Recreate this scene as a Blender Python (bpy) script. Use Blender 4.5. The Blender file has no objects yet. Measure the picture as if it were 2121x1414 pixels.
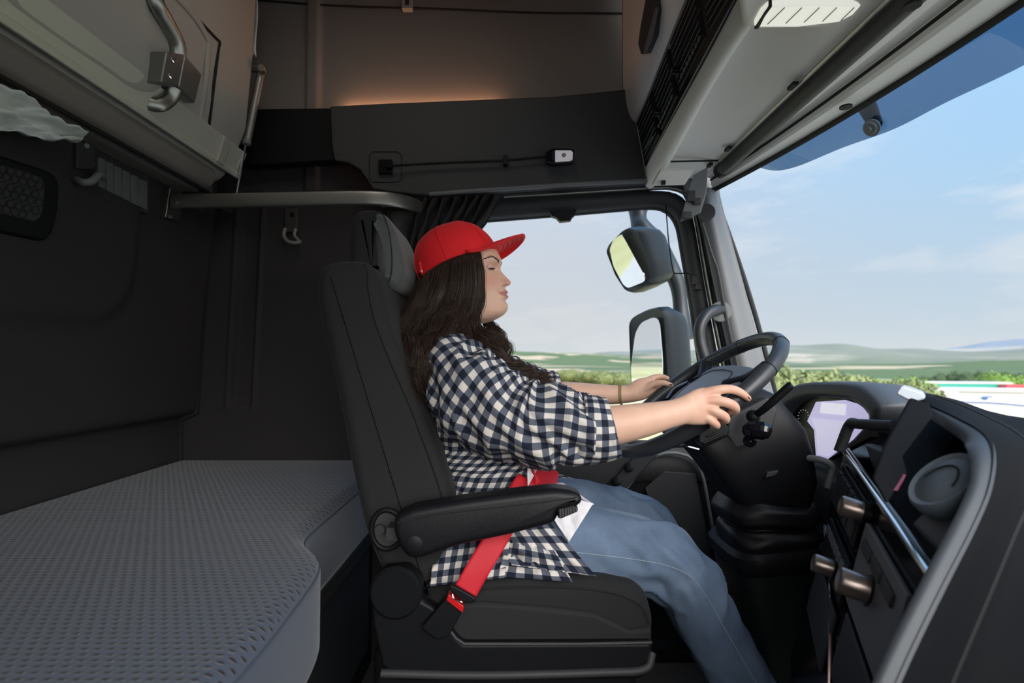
import bpy, bmesh, math, random
import numpy as np
from mathutils import Vector, noise
random.seed(7); np.random.seed(7)
scn = bpy.context.scene
COL = scn.collection
# ------------------------------------------------------------------ camera
F = 1100.0; PITCH = math.atan(38.0 / F)
cam_d = bpy.data.cameras.new('camera'); cam = bpy.data.objects.new('camera', cam_d); COL.objects.link(cam)
cam_d.sensor_width = 36; cam_d.lens = F / 2121 * 36; cam_d.clip_start = 0.02; cam_d.clip_end = 20000
cam.location = (0, 0, 0); cam.rotation_euler = (math.pi / 2 + PITCH, 0, 0)
cam_d.dof.use_dof = True; cam_d.dof.focus_distance = 1.33; cam_d.dof.aperture_fstop = 3.2
scn.camera = cam
scn.view_settings.view_transform = 'Standard'; scn.view_settings.look = 'None'
scn.view_settings.exposure = 0.0; scn.view_settings.gamma = 1
FLOOR = -1.08          # cab floor; the camera is the origin, X to the truck's front, Y to the driver's door
# ------------------------------------------------------------------ sky and daylight
world = bpy.data.worlds.new('sky'); scn.world = world; world.use_nodes = True
nt = world.node_tree; nt.nodes.clear()
def N(t, tree=None, **kw):
    n = (tree or nt).nodes.new(t)
    for k, v in kw.items(): setattr(n, k, v)
    return n
def math_n(tree, op, a, b=None, clamp=False):
    n = tree.nodes.new('ShaderNodeMath'); n.operation = op; n.use_clamp = clamp
    for i, v in enumerate((a, b)):
        if v is None: continue
        if isinstance(v, (int, float)): n.inputs[i].default_value = v
        else: tree.links.new(v, n.inputs[i])
    return n.outputs[0]
def mix_n(tree, f, a, b, mode='MIX'):
    n = tree.nodes.new('ShaderNodeMix'); n.data_type = 'RGBA'; n.blend_type = mode
    for i, v in ((0, f), (6, a), (7, b)):
        if isinstance(v, (int, float)): n.inputs[i].default_value = v
        elif isinstance(v, tuple): n.inputs[i].default_value = (*v, 1)
        else: tree.links.new(v, n.inputs[i])
    return n.outputs[2]
def ramp_n(tree, f, stops, interp='LINEAR'):
    n = tree.nodes.new('ShaderNodeValToRGB'); cr = n.color_ramp; cr.interpolation = interp
    while len(cr.elements) < len(stops): cr.elements.new(0.5)
    for e, (p, c) in zip(cr.elements, stops):
        e.position = p; e.color = (*c, 1) if isinstance(c, tuple) else (c, c, c, 1)
    tree.links.new(f, n.inputs[0]); return n.outputs[0]
tc = N('ShaderNodeTexCoord'); sx = N('ShaderNodeSeparateXYZ'); nt.links.new(tc.outputs['Generated'], sx.inputs[0])
L = nt.links
elev_l = ramp_n(nt, math_n(nt, 'MULTIPLY', sx.outputs[2], 1.6), [(0.0, (.70, .74, .76)), (0.12, (.66, .69, .73)), (0.5, (.50, .57, .68)), (1.0, (.2, .36, .62))])
elev_r = ramp_n(nt, math_n(nt, 'MULTIPLY', sx.outputs[2], 1.6), [(0.0, (.72, .76, .78)), (0.10, (.60, .70, .79)), (0.45, (.38, .58, .79)), (1.0, (.17, .35, .62))])
az = math_n(nt, 'MULTIPLY', math_n(nt, 'SUBTRACT', sx.outputs[0], 0.12), 1.9, True)
base = mix_n(nt, az, elev_l, elev_r)
mp = N('ShaderNodeMapping'); mp.inputs['Scale'].default_value = (1.0, 1.0, 3.6); mp.inputs['Location'].default_value = (0.33, 0.1, 0.42)
L.new(tc.outputs['Generated'], mp.inputs[0])
nz = N('ShaderNodeTexNoise'); nz.inputs['Scale'].default_value = 3.1; nz.inputs['Detail'].default_value = 9; nz.inputs['Roughness'].default_value = .6
L.new(mp.outputs[0], nz.inputs[0])
cl = ramp_n(nt, nz.outputs[0], [(0.50, 0.0), (0.68, 1.0)])
cm = ramp_n(nt, sx.outputs[2], [(0.0, 0.5), (0.28, 0.75), (0.42, 0.0)])
base = mix_n(nt, math_n(nt, 'MULTIPLY', math_n(nt, 'MULTIPLY', cl, cm), 0.7), base, (.88, .86, .85))
# bright lobe added on the sky's sun side, behind the passenger door, lighting the cab
dp = N('ShaderNodeVectorMath'); dp.operation = 'DOT_PRODUCT'; L.new(tc.outputs['Generated'], dp.inputs[0])
dp.inputs[1].default_value = tuple(Vector((0.28, -0.82, 0.45)).normalized())
lobe = math_n(nt, 'POWER', math_n(nt, 'MAXIMUM', dp.outputs['Value'], 0.0), 5.0)
up = math_n(nt, 'POWER', math_n(nt, 'MAXIMUM', sx.outputs[2], 0.0), 2.0)
bright = math_n(nt, 'ADD', math_n(nt, 'MULTIPLY', up, 2.5), 1.0)
sc_ = N('ShaderNodeVectorMath'); sc_.operation = 'SCALE'; L.new(base, sc_.inputs[0]); L.new(bright, sc_.inputs['Scale'])
glow = N('ShaderNodeVectorMath'); glow.operation = 'SCALE'; glow.inputs[0].default_value = (1.0, .94, .87); L.new(math_n(nt, 'MULTIPLY', lobe, 11.5), glow.inputs['Scale'])
ad = N('ShaderNodeVectorMath'); ad.operation = 'ADD'; L.new(sc_.outputs[0], ad.inputs[0]); L.new(glow.outputs[0], ad.inputs[1])
bg = N('ShaderNodeBackground'); out = N('ShaderNodeOutputWorld'); L.new(ad.outputs[0], bg.inputs[0]); L.new(bg.outputs[0], out.inputs[0])
world.cycles.sampling_method = 'MANUAL'; world.cycles.sample_map_resolution = 512
# ------------------------------------------------------------------ helpers
def P(px, py, d):
    u = (px - 1060.5) / F; v = (707 - py) / F
    D = (u, math.cos(PITCH) - v * math.sin(PITCH), math.sin(PITCH) + v * math.cos(PITCH))
    return np.array([D[0] * d / D[1], d, D[2] * d / D[1]])
def ray(px, py):
    p = P(px, py, 1.0); return p
def PX(px, py, X):
    r = ray(px, py); return r * (X / r[0])
def PZ(px, py, Z):
    r = ray(px, py); return r * (Z / r[2])
def A(*a): return np.array(a, float)
def unit(v): v = np.asarray(v, float); return v / (np.linalg.norm(v) + 1e-12)
def crom(pts, n=8):
    pts = [np.asarray(p, float) for p in pts]
    if len(pts) < 3: return np.array([pts[0] + (pts[-1] - pts[0]) * t for t in np.linspace(0, 1, n + 1)])
    q = [2 * pts[0] - pts[1]] + pts + [2 * pts[-1] - pts[-2]]; out = []
    for i in range(1, len(q) - 2):
        for k in range(n):
            t = k / n; a, b, c, d = q[i - 1], q[i], q[i + 1], q[i + 2]
            out.append(.5 * ((2 * b) + (c - a) * t + (2 * a - 5 * b + 4 * c - d) * t * t + (3 * b - a - 3 * c + d) * t ** 3))
    out.append(q[-2]); return np.array(out)
class MB:
    def __init__(s): s.v = []; s.f = []; s.uv = []; s.n = 0
    def add(s, v, f, uv=None):
        v = np.asarray(v, float).reshape(-1, 3); s.v.append(v)
        for k, q in enumerate(f):
            s.f.append(tuple(int(i) + s.n for i in q)); s.uv.append(uv[k] if uv is not None else [(0, 0)] * len(q))
        s.n += len(v); return s
    def box(s, lo, hi, R=None, o=None):
        lo = np.asarray(lo, float); hi = np.asarray(hi, float)
        v = np.array([[(lo, hi)[i][0], (lo, hi)[j][1], (lo, hi)[k][2]] for i in (0, 1) for j in (0, 1) for k in (0, 1)])
        if R is not None: v = v @ np.asarray(R, float) + (np.zeros(3) if o is None else o)
        return s.add(v, [(0, 1, 3, 2), (4, 6, 7, 5), (0, 4, 5, 1), (2, 3, 7, 6), (0, 2, 6, 4), (1, 5, 7, 3)])
    def loft(s, rings, closed=True, caps=True, uscale=1.0, vscale=1.0):
        R = np.asarray(rings, float); m, n, _ = R.shape; f = []; uv = []
        vl = np.concatenate([[0], np.cumsum(np.linalg.norm(np.diff(R, axis=0), axis=2).mean(1))]) * vscale
        nj = n if closed else n - 1
        for i in range(m - 1):
            for j in range(nj):
                k = (j + 1) % n; f.append((i * n + j, i * n + k, (i + 1) * n + k, (i + 1) * n + j))
                u0, u1 = j / nj * uscale, (j + 1) / nj * uscale
                uv.append([(u0, vl[i]), (u1, vl[i]), (u1, vl[i + 1]), (u0, vl[i + 1])])
        if closed and caps:
            f.append(tuple(range(n))[::-1]); uv.append([(0, 0)] * n)
            f.append(tuple((m - 1) * n + j for j in range(n))); uv.append([(0, 0)] * n)
        return s.add(R.reshape(-1, 3), f, uv)
    def tube(s, pts, r, n=12, sm=0, flat=1.0, up=None, caps=True, roundcap=False):
        p = np.array([np.asarray(q, float) for q in pts]); m0 = len(p)
        rr = np.full(m0, r, float) if np.isscalar(r) else np.asarray(r, float)
        if sm:
            q = crom([np.append(a, b) for a, b in zip(p, rr)], sm); p = q[:, :3]; rr = q[:, 3]
        if roundcap:
            t0 = unit(p[0] - p[1]); t1 = unit(p[-1] - p[-2]); pa = []; ra = []
            for k in (0, 1, 2): a = (k + .35) / 3.35 * math.pi / 2; pa.append(p[0] + t0 * rr[0] * math.cos(a)); ra.append(rr[0] * math.sin(a))
            pb = []; rb = []
            for k in (2, 1, 0): a = (k + .35) / 3.35 * math.pi / 2; pb.append(p[-1] + t1 * rr[-1] * math.cos(a)); rb.append(rr[-1] * math.sin(a))
            p = np.vstack([pa, p, pb]); rr = np.concatenate([ra, rr, rb])
        m = len(p); T = np.gradient(p, axis=0); rings = []
        u = unit(np.cross(T[0], (0, 0, 1) if up is None else up))
        if np.linalg.norm(u) < .5: u = A(1, 0, 0)
        for i in range(m):
            t = unit(T[i]); u = unit(u - t * u.dot(t)) if up is None else unit(np.cross(t, up)); w = np.cross(t, u)
            a = np.linspace(0, 2 * math.pi, n, endpoint=False)
            rings.append(p[i] + rr[i] * (np.outer(np.cos(a), u) * flat + np.outer(np.sin(a), w)))
        return s.loft(rings, caps=caps)
    def disc(s, c, axis, r, h, n=32, bev=.12):
        c = np.asarray(c, float); ax = unit(axis); b = bev * min(r, abs(h))
        s.tubeprof(c, ax, [(0, r), (h - b, r), (h, r - b)], n); return s
    def tubeprof(s, c, ax, prof, n=32):
        ax = unit(ax); u = unit(np.cross(ax, (0.13, 0.21, 1))); w = np.cross(ax, u); a = np.linspace(0, 2 * math.pi, n, endpoint=False)
        rings = [np.asarray(c) + ax * h + max(r, 1e-5) * (np.outer(np.cos(a), u) + np.outer(np.sin(a), w)) for h, r in prof]
        return s.loft(rings)
    def prism(s, poly, d):
        p = np.asarray(poly, float); d = np.asarray(d, float); n = len(p)
        f = [tuple(range(n))[::-1], tuple(range(n, 2 * n))] + [(j, (j + 1) % n, n + (j + 1) % n, n + j) for j in range(n)]
        return s.add(np.vstack([p, p + d]), f)
    def sph(s, c, r, n=24, m=14, R=None):
        rings = []
        for i in range(m + 1):
            t = math.pi * (i + .02) / (m + .04); a = np.linspace(0, 2 * math.pi, n, endpoint=False)
            q = np.stack([np.cos(a) * math.sin(t), np.sin(a) * math.sin(t), np.full(n, math.cos(t))], 1) * np.asarray(r)
            rings.append((q @ R if R is not None else q) + c)
        return s.loft(rings)
    def grid(s, G, uv=None):
        G = np.asarray(G, float); m, n, _ = G.shape
        f = [(i * n + j, i * n + j + 1, (i + 1) * n + j + 1, (i + 1) * n + j) for i in range(m - 1) for j in range(n - 1)]
        q = None
        if uv is not None: q = [[tuple(uv[a // n, a % n]) for a in t] for t in f]
        return s.add(G.reshape(-1, 3), f, q)
    def build(s, name, mat, parent=None, smooth=True, bevel=0, bseg=3, subs=0, ang=40, fix=True, solid=0):
        me = bpy.data.meshes.new(name); me.from_pydata(np.vstack(s.v).tolist(), [], s.f)
        ul = me.uv_layers.new(name='UVMap'); flat = np.array([c for q in s.uv for p in q for c in p], dtype=np.float32)
        if len(flat) == 2 * len(me.loops): ul.data.foreach_set('uv', flat)
        if fix:
            bm = bmesh.new(); bm.from_mesh(me); bmesh.ops.recalc_face_normals(bm, faces=bm.faces); bm.to_mesh(me); bm.free()
        o = bpy.data.objects.new(name, me); COL.objects.link(o)
        me.materials.append(mat)
        if smooth: me.polygons.foreach_set('use_smooth', [True] * len(me.polygons))
        if solid:
            md = o.modifiers.new('s', 'SOLIDIFY'); md.thickness = solid; md.offset = 0
        if bevel:
            md = o.modifiers.new('b', 'BEVEL'); md.width = bevel; md.segments = bseg; md.limit_method = 'ANGLE'; md.angle_limit = math.radians(35); md.harden_normals = True
        elif smooth and not subs and ang:
            me.set_sharp_from_angle(angle=math.radians(ang))
        if subs:
            md = o.modifiers.new('u', 'SUBSURF'); md.levels = md.render_levels = subs
        if parent is not None: o.parent = parent
        return o
def empty(name, loc=(0, 0, 0)):
    o = bpy.data.objects.new(name, None); COL.objects.link(o); o.empty_display_size = .05
    o['_loc'] = list(map(float, loc)); return o
def tag(o, label=None, cat=None, group=None, kind=None):
    if label: o['label'] = label
    if cat: o['category'] = cat
    if group: o['group'] = group
    if kind: o['kind'] = kind
    return o
def thing(name, label, cat, loc=(0, 0, 0), group=None): return tag(empty(name, loc), label, cat, group)
def struct(o): o['kind'] = 'structure'; return o
def clone(o, parent=None):
    c = o.copy(); COL.objects.link(c); c.parent = parent
    for ch in o.children: clone(ch, c)
    return c
def rot(axis, a):
    x, y, z = unit(axis); c, s = math.cos(a), math.sin(a); C = 1 - c
    return np.array([[c + x * x * C, x * y * C - z * s, x * z * C + y * s], [y * x * C + z * s, c + y * y * C, y * z * C - x * s], [z * x * C - y * s, z * y * C + x * s, c + z * z * C]])
def offset_poly(p, d):      # inward offset of a CCW/CW polygon in its own 2D coordinates
    p = np.asarray(p, float); n = len(p); area = 0
    for i in range(n): a, b = p[i], p[(i + 1) % n]; area += a[0] * b[1] - b[0] * a[1]
    sg = 1 if area > 0 else -1; out = []
    for i in range(n):
        t = unit(p[(i + 1) % n] - p[i - 1]); out.append(p[i] + sg * d * A(-t[1], t[0]))
    return np.array(out)
def resample_closed(p, n):
    p = np.asarray(p, float); q = np.vstack([p, p[:1]]); s = np.concatenate([[0], np.cumsum(np.linalg.norm(np.diff(q, axis=0), axis=1))])
    t = np.linspace(0, s[-1], n, endpoint=False); return np.stack([np.interp(t, s, q[:, k]) for k in range(q.shape[1])], 1)
def round_closed(p, n=72, it=2):
    q = resample_closed(p, n)
    for _ in range(it): q = .25 * np.roll(q, 1, 0) + .5 * q + .25 * np.roll(q, -1, 0)
    return q
def pillow(mb, prof, y0, y1, r, n=90, it=3, k=6, bulge=0, seg=10):
    """prof: XZ outline at mid width; extruded along Y with rounded shoulders of radius r"""
    q = round_closed(prof, n, it); rings = []; ys = []
    for i in range(k + 1): a = i / k * math.pi / 2; ys.append((y0 + r * (1 - math.cos(a)) * 1.0 if False else y0 + r * (1 - math.sin(a)), r * (1 - math.cos(a))))
    ys = ys[::-1]; full = []
    for i in range(k + 1): a = i / k * math.pi / 2; full.append((y0 + r * (1 - math.cos(a)), r * (1 - math.sin(a))))
    for i in range(1, seg): full.append((y0 + r + (y1 - y0 - 2 * r) * i / seg, -bulge * math.sin(math.pi * i / seg)))
    for i in range(k, -1, -1): a = i / k * math.pi / 2; full.append((y1 - r * (1 - math.cos(a)), r * (1 - math.sin(a))))
    for y, ins in full:
        o = offset_poly(q, ins); rings.append(np.stack([o[:, 0], np.full(n, y), o[:, 1]], 1))
    mb.loft(rings); return mb
def prof_px(pts, d): return [tuple(P(x, y, d)[[0, 2]]) for x, y in pts]
# ------------------------------------------------------------------ materials
def mat(name, col, rough=.6, metal=0, bump=0, bscale=300, spec=.5, var=0, vscale=20, coat=0, sheen=0, bdist=.001):
    m = bpy.data.materials.new(name); m.use_nodes = True; t = m.node_tree; b = t.nodes['Principled BSDF']
    b.inputs['Base Color'].default_value = (*col, 1); b.inputs['Roughness'].default_value = rough; b.inputs['Metallic'].default_value = metal
    b.inputs['Specular IOR Level'].default_value = spec; b.inputs['Coat Weight'].default_value = coat; b.inputs['Sheen Weight'].default_value = sheen
    if sheen: b.inputs['Sheen Roughness'].default_value = .4
    tcn = t.nodes.new('ShaderNodeTexCoord')
    if var:
        n = t.nodes.new('ShaderNodeTexNoise'); n.inputs['Scale'].default_value = vscale; n.inputs['Detail'].default_value = 4; t.links.new(tcn.outputs['Object'], n.inputs[0])
        c = mix_n(t, n.outputs[0], tuple(x * (1 - var) for x in col), tuple(min(1, x * (1 + var)) for x in col)); t.links.new(c, b.inputs['Base Color'])
    if bump:
        n = t.nodes.new('ShaderNodeTexNoise'); n.inputs['Scale'].default_value = bscale; n.inputs['Detail'].default_value = 2; t.links.new(tcn.outputs['Object'], n.inputs[0])
        bp = t.nodes.new('ShaderNodeBump'); bp.inputs['Strength'].default_value = bump; bp.inputs['Distance'].default_value = bdist
        t.links.new(n.outputs[0], bp.inputs['Height']); t.links.new(bp.outputs[0], b.inputs['Normal'])
    return m
def emis(name, col, s):
    m = bpy.data.materials.new(name); m.use_nodes = True; b = m.node_tree.nodes['Principled BSDF']
    b.inputs['Base Color'].default_value = (*[c * .3 for c in col], 1); b.inputs['Emission Color'].default_value = (*col, 1); b.inputs['Emission Strength'].default_value = s; b.inputs['Roughness'].default_value = .3
    return m
def glassy(name, tint=(1, 1, 1), gl=.06, rough=0.0):
    m = bpy.data.materials.new(name); m.use_nodes = True; t = m.node_tree; t.nodes.clear()
    o = t.nodes.new('ShaderNodeOutputMaterial'); mx = t.nodes.new('ShaderNodeMixShader'); tr = t.nodes.new('ShaderNodeBsdfTransparent'); g = t.nodes.new('ShaderNodeBsdfGlossy')
    tr.inputs[0].default_value = (*tint, 1); g.inputs['Roughness'].default_value = rough; mx.inputs[0].default_value = gl
    t.links.new(tr.outputs[0], mx.inputs[1]); t.links.new(g.outputs[0], mx.inputs[2]); t.links.new(mx.outputs[0], o.inputs[0]); return m
M = {}
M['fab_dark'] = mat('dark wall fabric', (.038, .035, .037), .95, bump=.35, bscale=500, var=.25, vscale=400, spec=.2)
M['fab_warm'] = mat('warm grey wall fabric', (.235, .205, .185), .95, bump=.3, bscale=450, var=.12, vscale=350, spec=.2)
M['pl_dark'] = mat('dark grey plastic', (.032, .032, .034), .6, bump=.15, bscale=900)
M['pl_dash'] = mat('blue grey dash plastic', (.050, .056, .066), .5, bump=.15, bscale=900)
M['pl_side'] = mat('dark side plastic', (.009, .0095, .011), .65, bump=.15, bscale=900, spec=.04)
M['pl_black'] = mat('black plastic', (.006, .0065, .008), .5, spec=.22, bump=.12, bscale=900)
M['pl_gloss'] = mat('gloss black plastic', (.006, .006, .008), .12)
M['pl_grey'] = mat('light grey plastic', (.76, .74, .69), .55, bump=.12, bscale=900)
M['pl_mid'] = mat('mid grey plastic', (.15, .155, .16), .5, bump=.12, bscale=900)
M['bunk'] = mat('bunk grey plastic', (.38, .36, .315), .65, bump=.2, bscale=600)
M['alu'] = mat('satin aluminium', (.42, .42, .37), .38, 1.0)
M['rail'] = mat('anodised rail', (.58, .57, .48), .45, .25)
M['alu_d'] = mat('dull aluminium', (.30, .29, .27), .42, .9)
M['chrome'] = mat('chrome', (.75, .77, .8), .12, 1)
M['rubber'] = mat('black rubber', (.012, .012, .012), .6)
M['seat'] = mat('charcoal seat fabric', (.021, .021, .022), .9, bump=.5, bscale=650, var=.35, vscale=600, spec=.2, sheen=.05)
M['leather'] = mat('black leather', (.006, .006, .008), .45, spec=.3, bump=.35, bscale=420)
M['grip'] = mat('steering leather', (.028, .031, .036), .38, bump=.2, bscale=700)
M['skin'] = None
M['red'] = mat('red cap cotton', (.80, .008, .014), .8, bump=.25, bscale=900, sheen=.1)
M['belt'] = mat('red belt webbing', (.55, .008, .022), .6, bump=.2, bscale=900)
M['white'] = mat('white cotton', (.78, .76, .80), .85, bump=.3, bscale=60, bdist=.004)
M['cloth'] = mat('creased pale sheet', (.66, .68, .66), .85, bump=.5, bscale=30, bdist=.01)
M['carpet'] = mat('brown grey floor mat', (.055, .050, .045), .95, bump=.5, bscale=300, var=.3, vscale=60)
M['glass'] = glassy('window glass', (.95, .965, .97), 0.0)
M['visor'] = glassy('blue tinted acrylic', (.13, .22, .33), .05)
M['mirror'] = mat('mirror', (.85, .87, .88), .02, 1)
M['seam'] = mat('dark seam', (.006, .006, .006), .8)
M['copper'] = mat('brushed bronze metal', (.42, .33, .29), .3, .9)
M['curtain'] = mat('black curtain', (.008, .009, .012), .8, bump=.2, bscale=600)
# ================================================================== CAB SHELL
YL, YR = 1.95, -0.47
# rear wall: stepped profile run across the cab
def rear_wall():
    mb = MB(); prof = [(-1.215, FLOOR), (-1.215, -.225), (-1.205, -.205), (-1.165, -.195), (-1.156, -.18), (-1.128, .2), (-1.10, .54), (-1.06, 1.0), (-1.05, 1.38)]
    pr = []
    for (a, b) in zip(prof[:-1], prof[1:]):
        k = max(1, int(abs(b[1] - a[1]) / .02)); pr += [(a[0] + (b[0] - a[0]) * t / k, a[1] + (b[1] - a[1]) * t / k) for t in range(k)]
    pr.append(prof[-1]); ys = np.linspace(YR, YL, 120); G = []
    for x, z in pr:
        row = []
        for y in ys:      # raised field with a rounded lower corner
            d = 0
            if z > -.18:
                ey = 1.53 - max(0, .14 - max(z - .0, 0)) ** 1 * 1.0
                dy = 1.56 - y; dz = z - .10; rr = .16
                if dy < rr and dz < rr: dd = rr - math.hypot(rr - dy, rr - dz)
                else: dd = min(dy, dz)
                d = .016 / (1 + math.exp(-dd / .005))
            row.append((x + d, y, z))
        G.append(row)
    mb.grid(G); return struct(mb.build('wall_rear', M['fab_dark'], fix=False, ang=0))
rear_wall()
# left wall behind the seat and above the door: one relief surface, window cut out
def smooth(t): t = max(0, min(1, t)); return t * t * (3 - 2 * t)
def left_relief(x, z):
    d = 0.0
    # tall rounded channel in the lower fabric
    if z < .62:
        c = -.99 + (z) * .035; hw = .036; dz = z + .16
        e = hw - abs(x - c)
        if dz < .05: e = min(e, dz)
        d += -.026 * smooth((e + .008) / .016) + .006 * math.exp(-((e + .012) / .008) ** 2)
    else:
        c = -.742; e = .024 - abs(x - c); d += .016 * smooth((e + .006) / .012)
    return YL + d * -1 if z >= .62 else YL - d
def left_wall():
    up = MB(); xs = np.linspace(-1.3, .75, 260); zs = np.linspace(.80, 1.42, 40)
    up.grid([[(x, left_relief(x, z), z) for x in xs] for z in zs])
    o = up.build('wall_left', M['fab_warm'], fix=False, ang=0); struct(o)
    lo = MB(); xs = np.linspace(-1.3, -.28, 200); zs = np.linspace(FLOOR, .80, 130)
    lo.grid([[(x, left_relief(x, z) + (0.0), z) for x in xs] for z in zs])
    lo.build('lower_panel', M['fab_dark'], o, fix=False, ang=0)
    ht = MB(); ht.tube([P(530, 0, 1.945), P(700, 12, 1.945), P(900, 18, 1.945), P(1100, 26, 1.945), P(1300, 28, 1.945)], .0035, 8, 6); ht.build('seam', M['seam'], o)
    se = MB(); se.tube([P(440, 440, 1.945), P(410, 856, 1.94), P(378, 872, 1.945), P(378, 962, 1.945)], .003, 8); se.build('seam', M['seam'], o)
left_wall()
c = thing('ceiling_clip', 'small grey plastic clip on the headliner seam at the top of the frame', 'clip', P(845, 5, 1.93))
MB().box(P(832, 17, 1.92) - A(0, 0, 0), P(856, -20, 1.945)).build('clip_body', M['bunk'], c, bevel=.002)
MB().box(P(839, 9, 1.915), P(848, 2, 1.925)).build('latch', M['pl_dark'], c)
# other shell faces (ceiling, floor, passenger side with its window opening, firewall, door recess)
HX0, HX1, HY0, HY1 = -.62, .12, .35, 1.25      # unseen roof hatch, added to bring daylight into the upper cab
cg = MB(); cg.box((-1.3, YR - .05, 1.38), (HX0, YL + .05, 1.43)); cg.box((HX1, YR - .05, 1.38), (.85, YL + .05, 1.43)); cg.box((HX0, YR - .05, 1.38), (HX1, HY0, 1.43)); cg.box((HX0, HY1, 1.38), (HX1, YL + .05, 1.43))
struct(cg.build('ceiling', M['fab_warm'], smooth=False))
struct(MB().box((HX0, HY0, 1.42), (HX1, HY1, 1.425)).build('added_hatch_window', glassy('added hatch glass', (.50, .49, .46), .02), smooth=False))
struct(MB().box((-1.3, YR - .05, FLOOR - .05), (1.35, YL + .05, FLOOR)).build('floor', M['carpet'], smooth=False))
wr = MB(); wr.box((-1.3, YR - .05, FLOOR), (1.3, YR, -.26)); wr.box((-1.3, YR - .05, .62), (.8, YR, 1.38)); wr.box((-1.3, YR - .05, -.26), (-.36, YR, .62)); wr.box((.70, YR - .05, -.26), (.86, YR, .62))
struct(wr.build('wall_right', M['fab_dark'], smooth=False))
struct(MB().box((1.28, YR, FLOOR), (1.33, YL + .05, -.22)).build('wall_front', M['pl_black'], smooth=False))
o = MB().box((-.36, YR - .03, -.26), (.70, YR - .026, .62)).build('window_3', M['glass'], smooth=False); struct(o)
# ---- windscreen
def ws_top(y): return A(.91 - .185 * ((y - .75) / 1.1) ** 2, y, .605 + .028 * (1 - ((y - .75) / 1.1) ** 2))
def ws_bot(y): return A(1.15 - .20 * ((y - .75) / 1.13) ** 2, y, -.24)
ys = np.linspace(YR, 1.88, 40)
G = [[ws_top(y) * (1 - t) + ws_bot(y) * t + A(.02 * math.sin(math.pi * t), 0, 0) for y in ys] for t in np.linspace(-.03, 1.05, 14)]
struct(MB().grid(G).build('window_2', M['glass'], fix=False, ang=0))
# black ceramic edge round the windscreen
mb = MB(); mb.tube([ws_top(y) + A(-.004, 0, .0) for y in ys], .011, 8, flat=.5); mb.tube([ws_top(1.87) * (1 - t) + ws_bot(1.87) * t + A(.02 * math.sin(math.pi * t) - .004, 0, 0) for t in np.linspace(0, 1, 14)], .009, 8)
struct(mb.build('trim_1', M['rubber']))
# header trim between console and windscreen: moulded bands
def hdr(y, t, s=0):
    a = A(.69, y, .655); b = ws_top(y) + A(-.008, 0, .004)
    k = y / 1.0
    return a * (1 - t) + b * t + A(0, 0, s)
prof = [(0, .03), (.06, .0), (.1, -.004), (.34, .004), (.42, .006), (.46, .02), (.52, .018), (.60, .016), (.63, -.004), (.68, -.008), (.9, -.002), (1.0, .0)]
ysl = np.linspace(YR, 1.86, 40)
G = [[hdr(y, t, s) for y in ysl] for t, s in prof]
hd = MB().grid(G).build('trim_2', M['pl_grey'], fix=False, ang=25); struct(hd)
mb = MB(); mb.tube([hdr(y, .615, .010) for y in ysl], .0045, 6); mb.build('seam', M['seam'], hd)
mb = MB()
for (x, y, r) in ((1752, 223, .014), (1890, 14, .014)):
    p = PZ(x, y, .614); mb.tubeprof(p, (0, 0, 1), [(0, r), (.004, r)], 20)
mb.build('screw_hole', M['seam'], hd)
# roller blind cassette: dark tube along the header
rb = thing('roller_blind', 'dark roller blind tube running along the windscreen header', 'blind', (.70, 1.0, .63))
mb = MB(); mb.tube([(.706, YR + .02, .640), (.703, .7, .638), (.700, 1.74, .634)], .022, 20, 6); mb.build('blind_tube', M['pl_dark'], rb)
mb = MB(); mb.tube([(.700, 1.74, .634), (.700, 1.765, .634)], .024, 20); mb.build('end_cap', M['pl_black'], rb)
# ---- A pillar
yp = 1.84
def pil(px, py, d=yp): return P(px, py, d)
pl_ = [(1444, 395), (1468, 400), (1493, 410), (1513, 480), (1556, 650), (1592, 770), (1612, 860), (1540, 860), (1512, 760), (1488, 640), (1466, 530), (1450, 460)]
mb = MB()
rows = []
for (l, r) in [((1440, 392), (1490, 398)), ((1450, 450), (1500, 440)), ((1462, 510), (1519, 510)), ((1478, 590), (1541, 590)), ((1497, 680), (1565, 680)), ((1518, 770), (1590, 770)), ((1545, 870), (1618, 870)), ((1570, 960), (1640, 960))]:
    a = P(*l, 1.86); b = P(*r, 1.86); row = []
    for t in np.linspace(0, 1, 12): row.append(a * (1 - t) + b * t + A(0, -.035 * math.sin(math.pi * min(1, t * 1.15) ** .7) + .0 * t, 0))
    row.append(b + A(.010, .09, 0)); rows.append(row)
rows = [crom([r[k] for r in rows], 5) for k in range(13)]
MB().prism([P(1400, 345, 1.88), P(1490, 345, 1.88), P(1492, 400, 1.88), P(1500, 440, 1.88), P(1445, 440, 1.88), P(1425, 400, 1.88)], (0, .05, 0)).build('trim_8', M['pl_mid'], None, bevel=.006)['kind'] = 'structure'
ap = MB().grid(rows).build('trim_3', M['pl_mid'], fix=False, ang=0); struct(ap)
mb = MB(); mb.tube([P(1447, 440, 1.835), P(1475, 530, 1.83), P(1486, 560, 1.83), P(1503, 650, 1.83), P(1530, 770, 1.83), P(1550, 850, 1.83)], .006, 8, 5); mb.build('seam', M['pl_dark'], ap)
gp = P(1463, 440, 1.822); nrm = A(-.1, -1, -.1)
mb = MB(); mb.tubeprof(gp, nrm, [(0, .030), (.004, .030), (.005, .027), (.003, .026)], 32); sp = mb.build('speaker_grille', M['pl_dark'], ap)
mb = MB()
un = unit(np.cross(nrm, (0, 0, 1))); wn = np.cross(unit(nrm), un)
for i in range(-6, 7):
    for j in range(-6, 7):
        a = (i + .5 * (j % 2)) * .0042; b = j * .0037
        if math.hypot(a, b) < .024: mb.tubeprof(gp + unit(nrm) * .0035 + un * a + wn * b, nrm, [(0, .0014), (.0006, .0013)], 6)
mb.build('perforation', M['seam'], sp)
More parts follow.
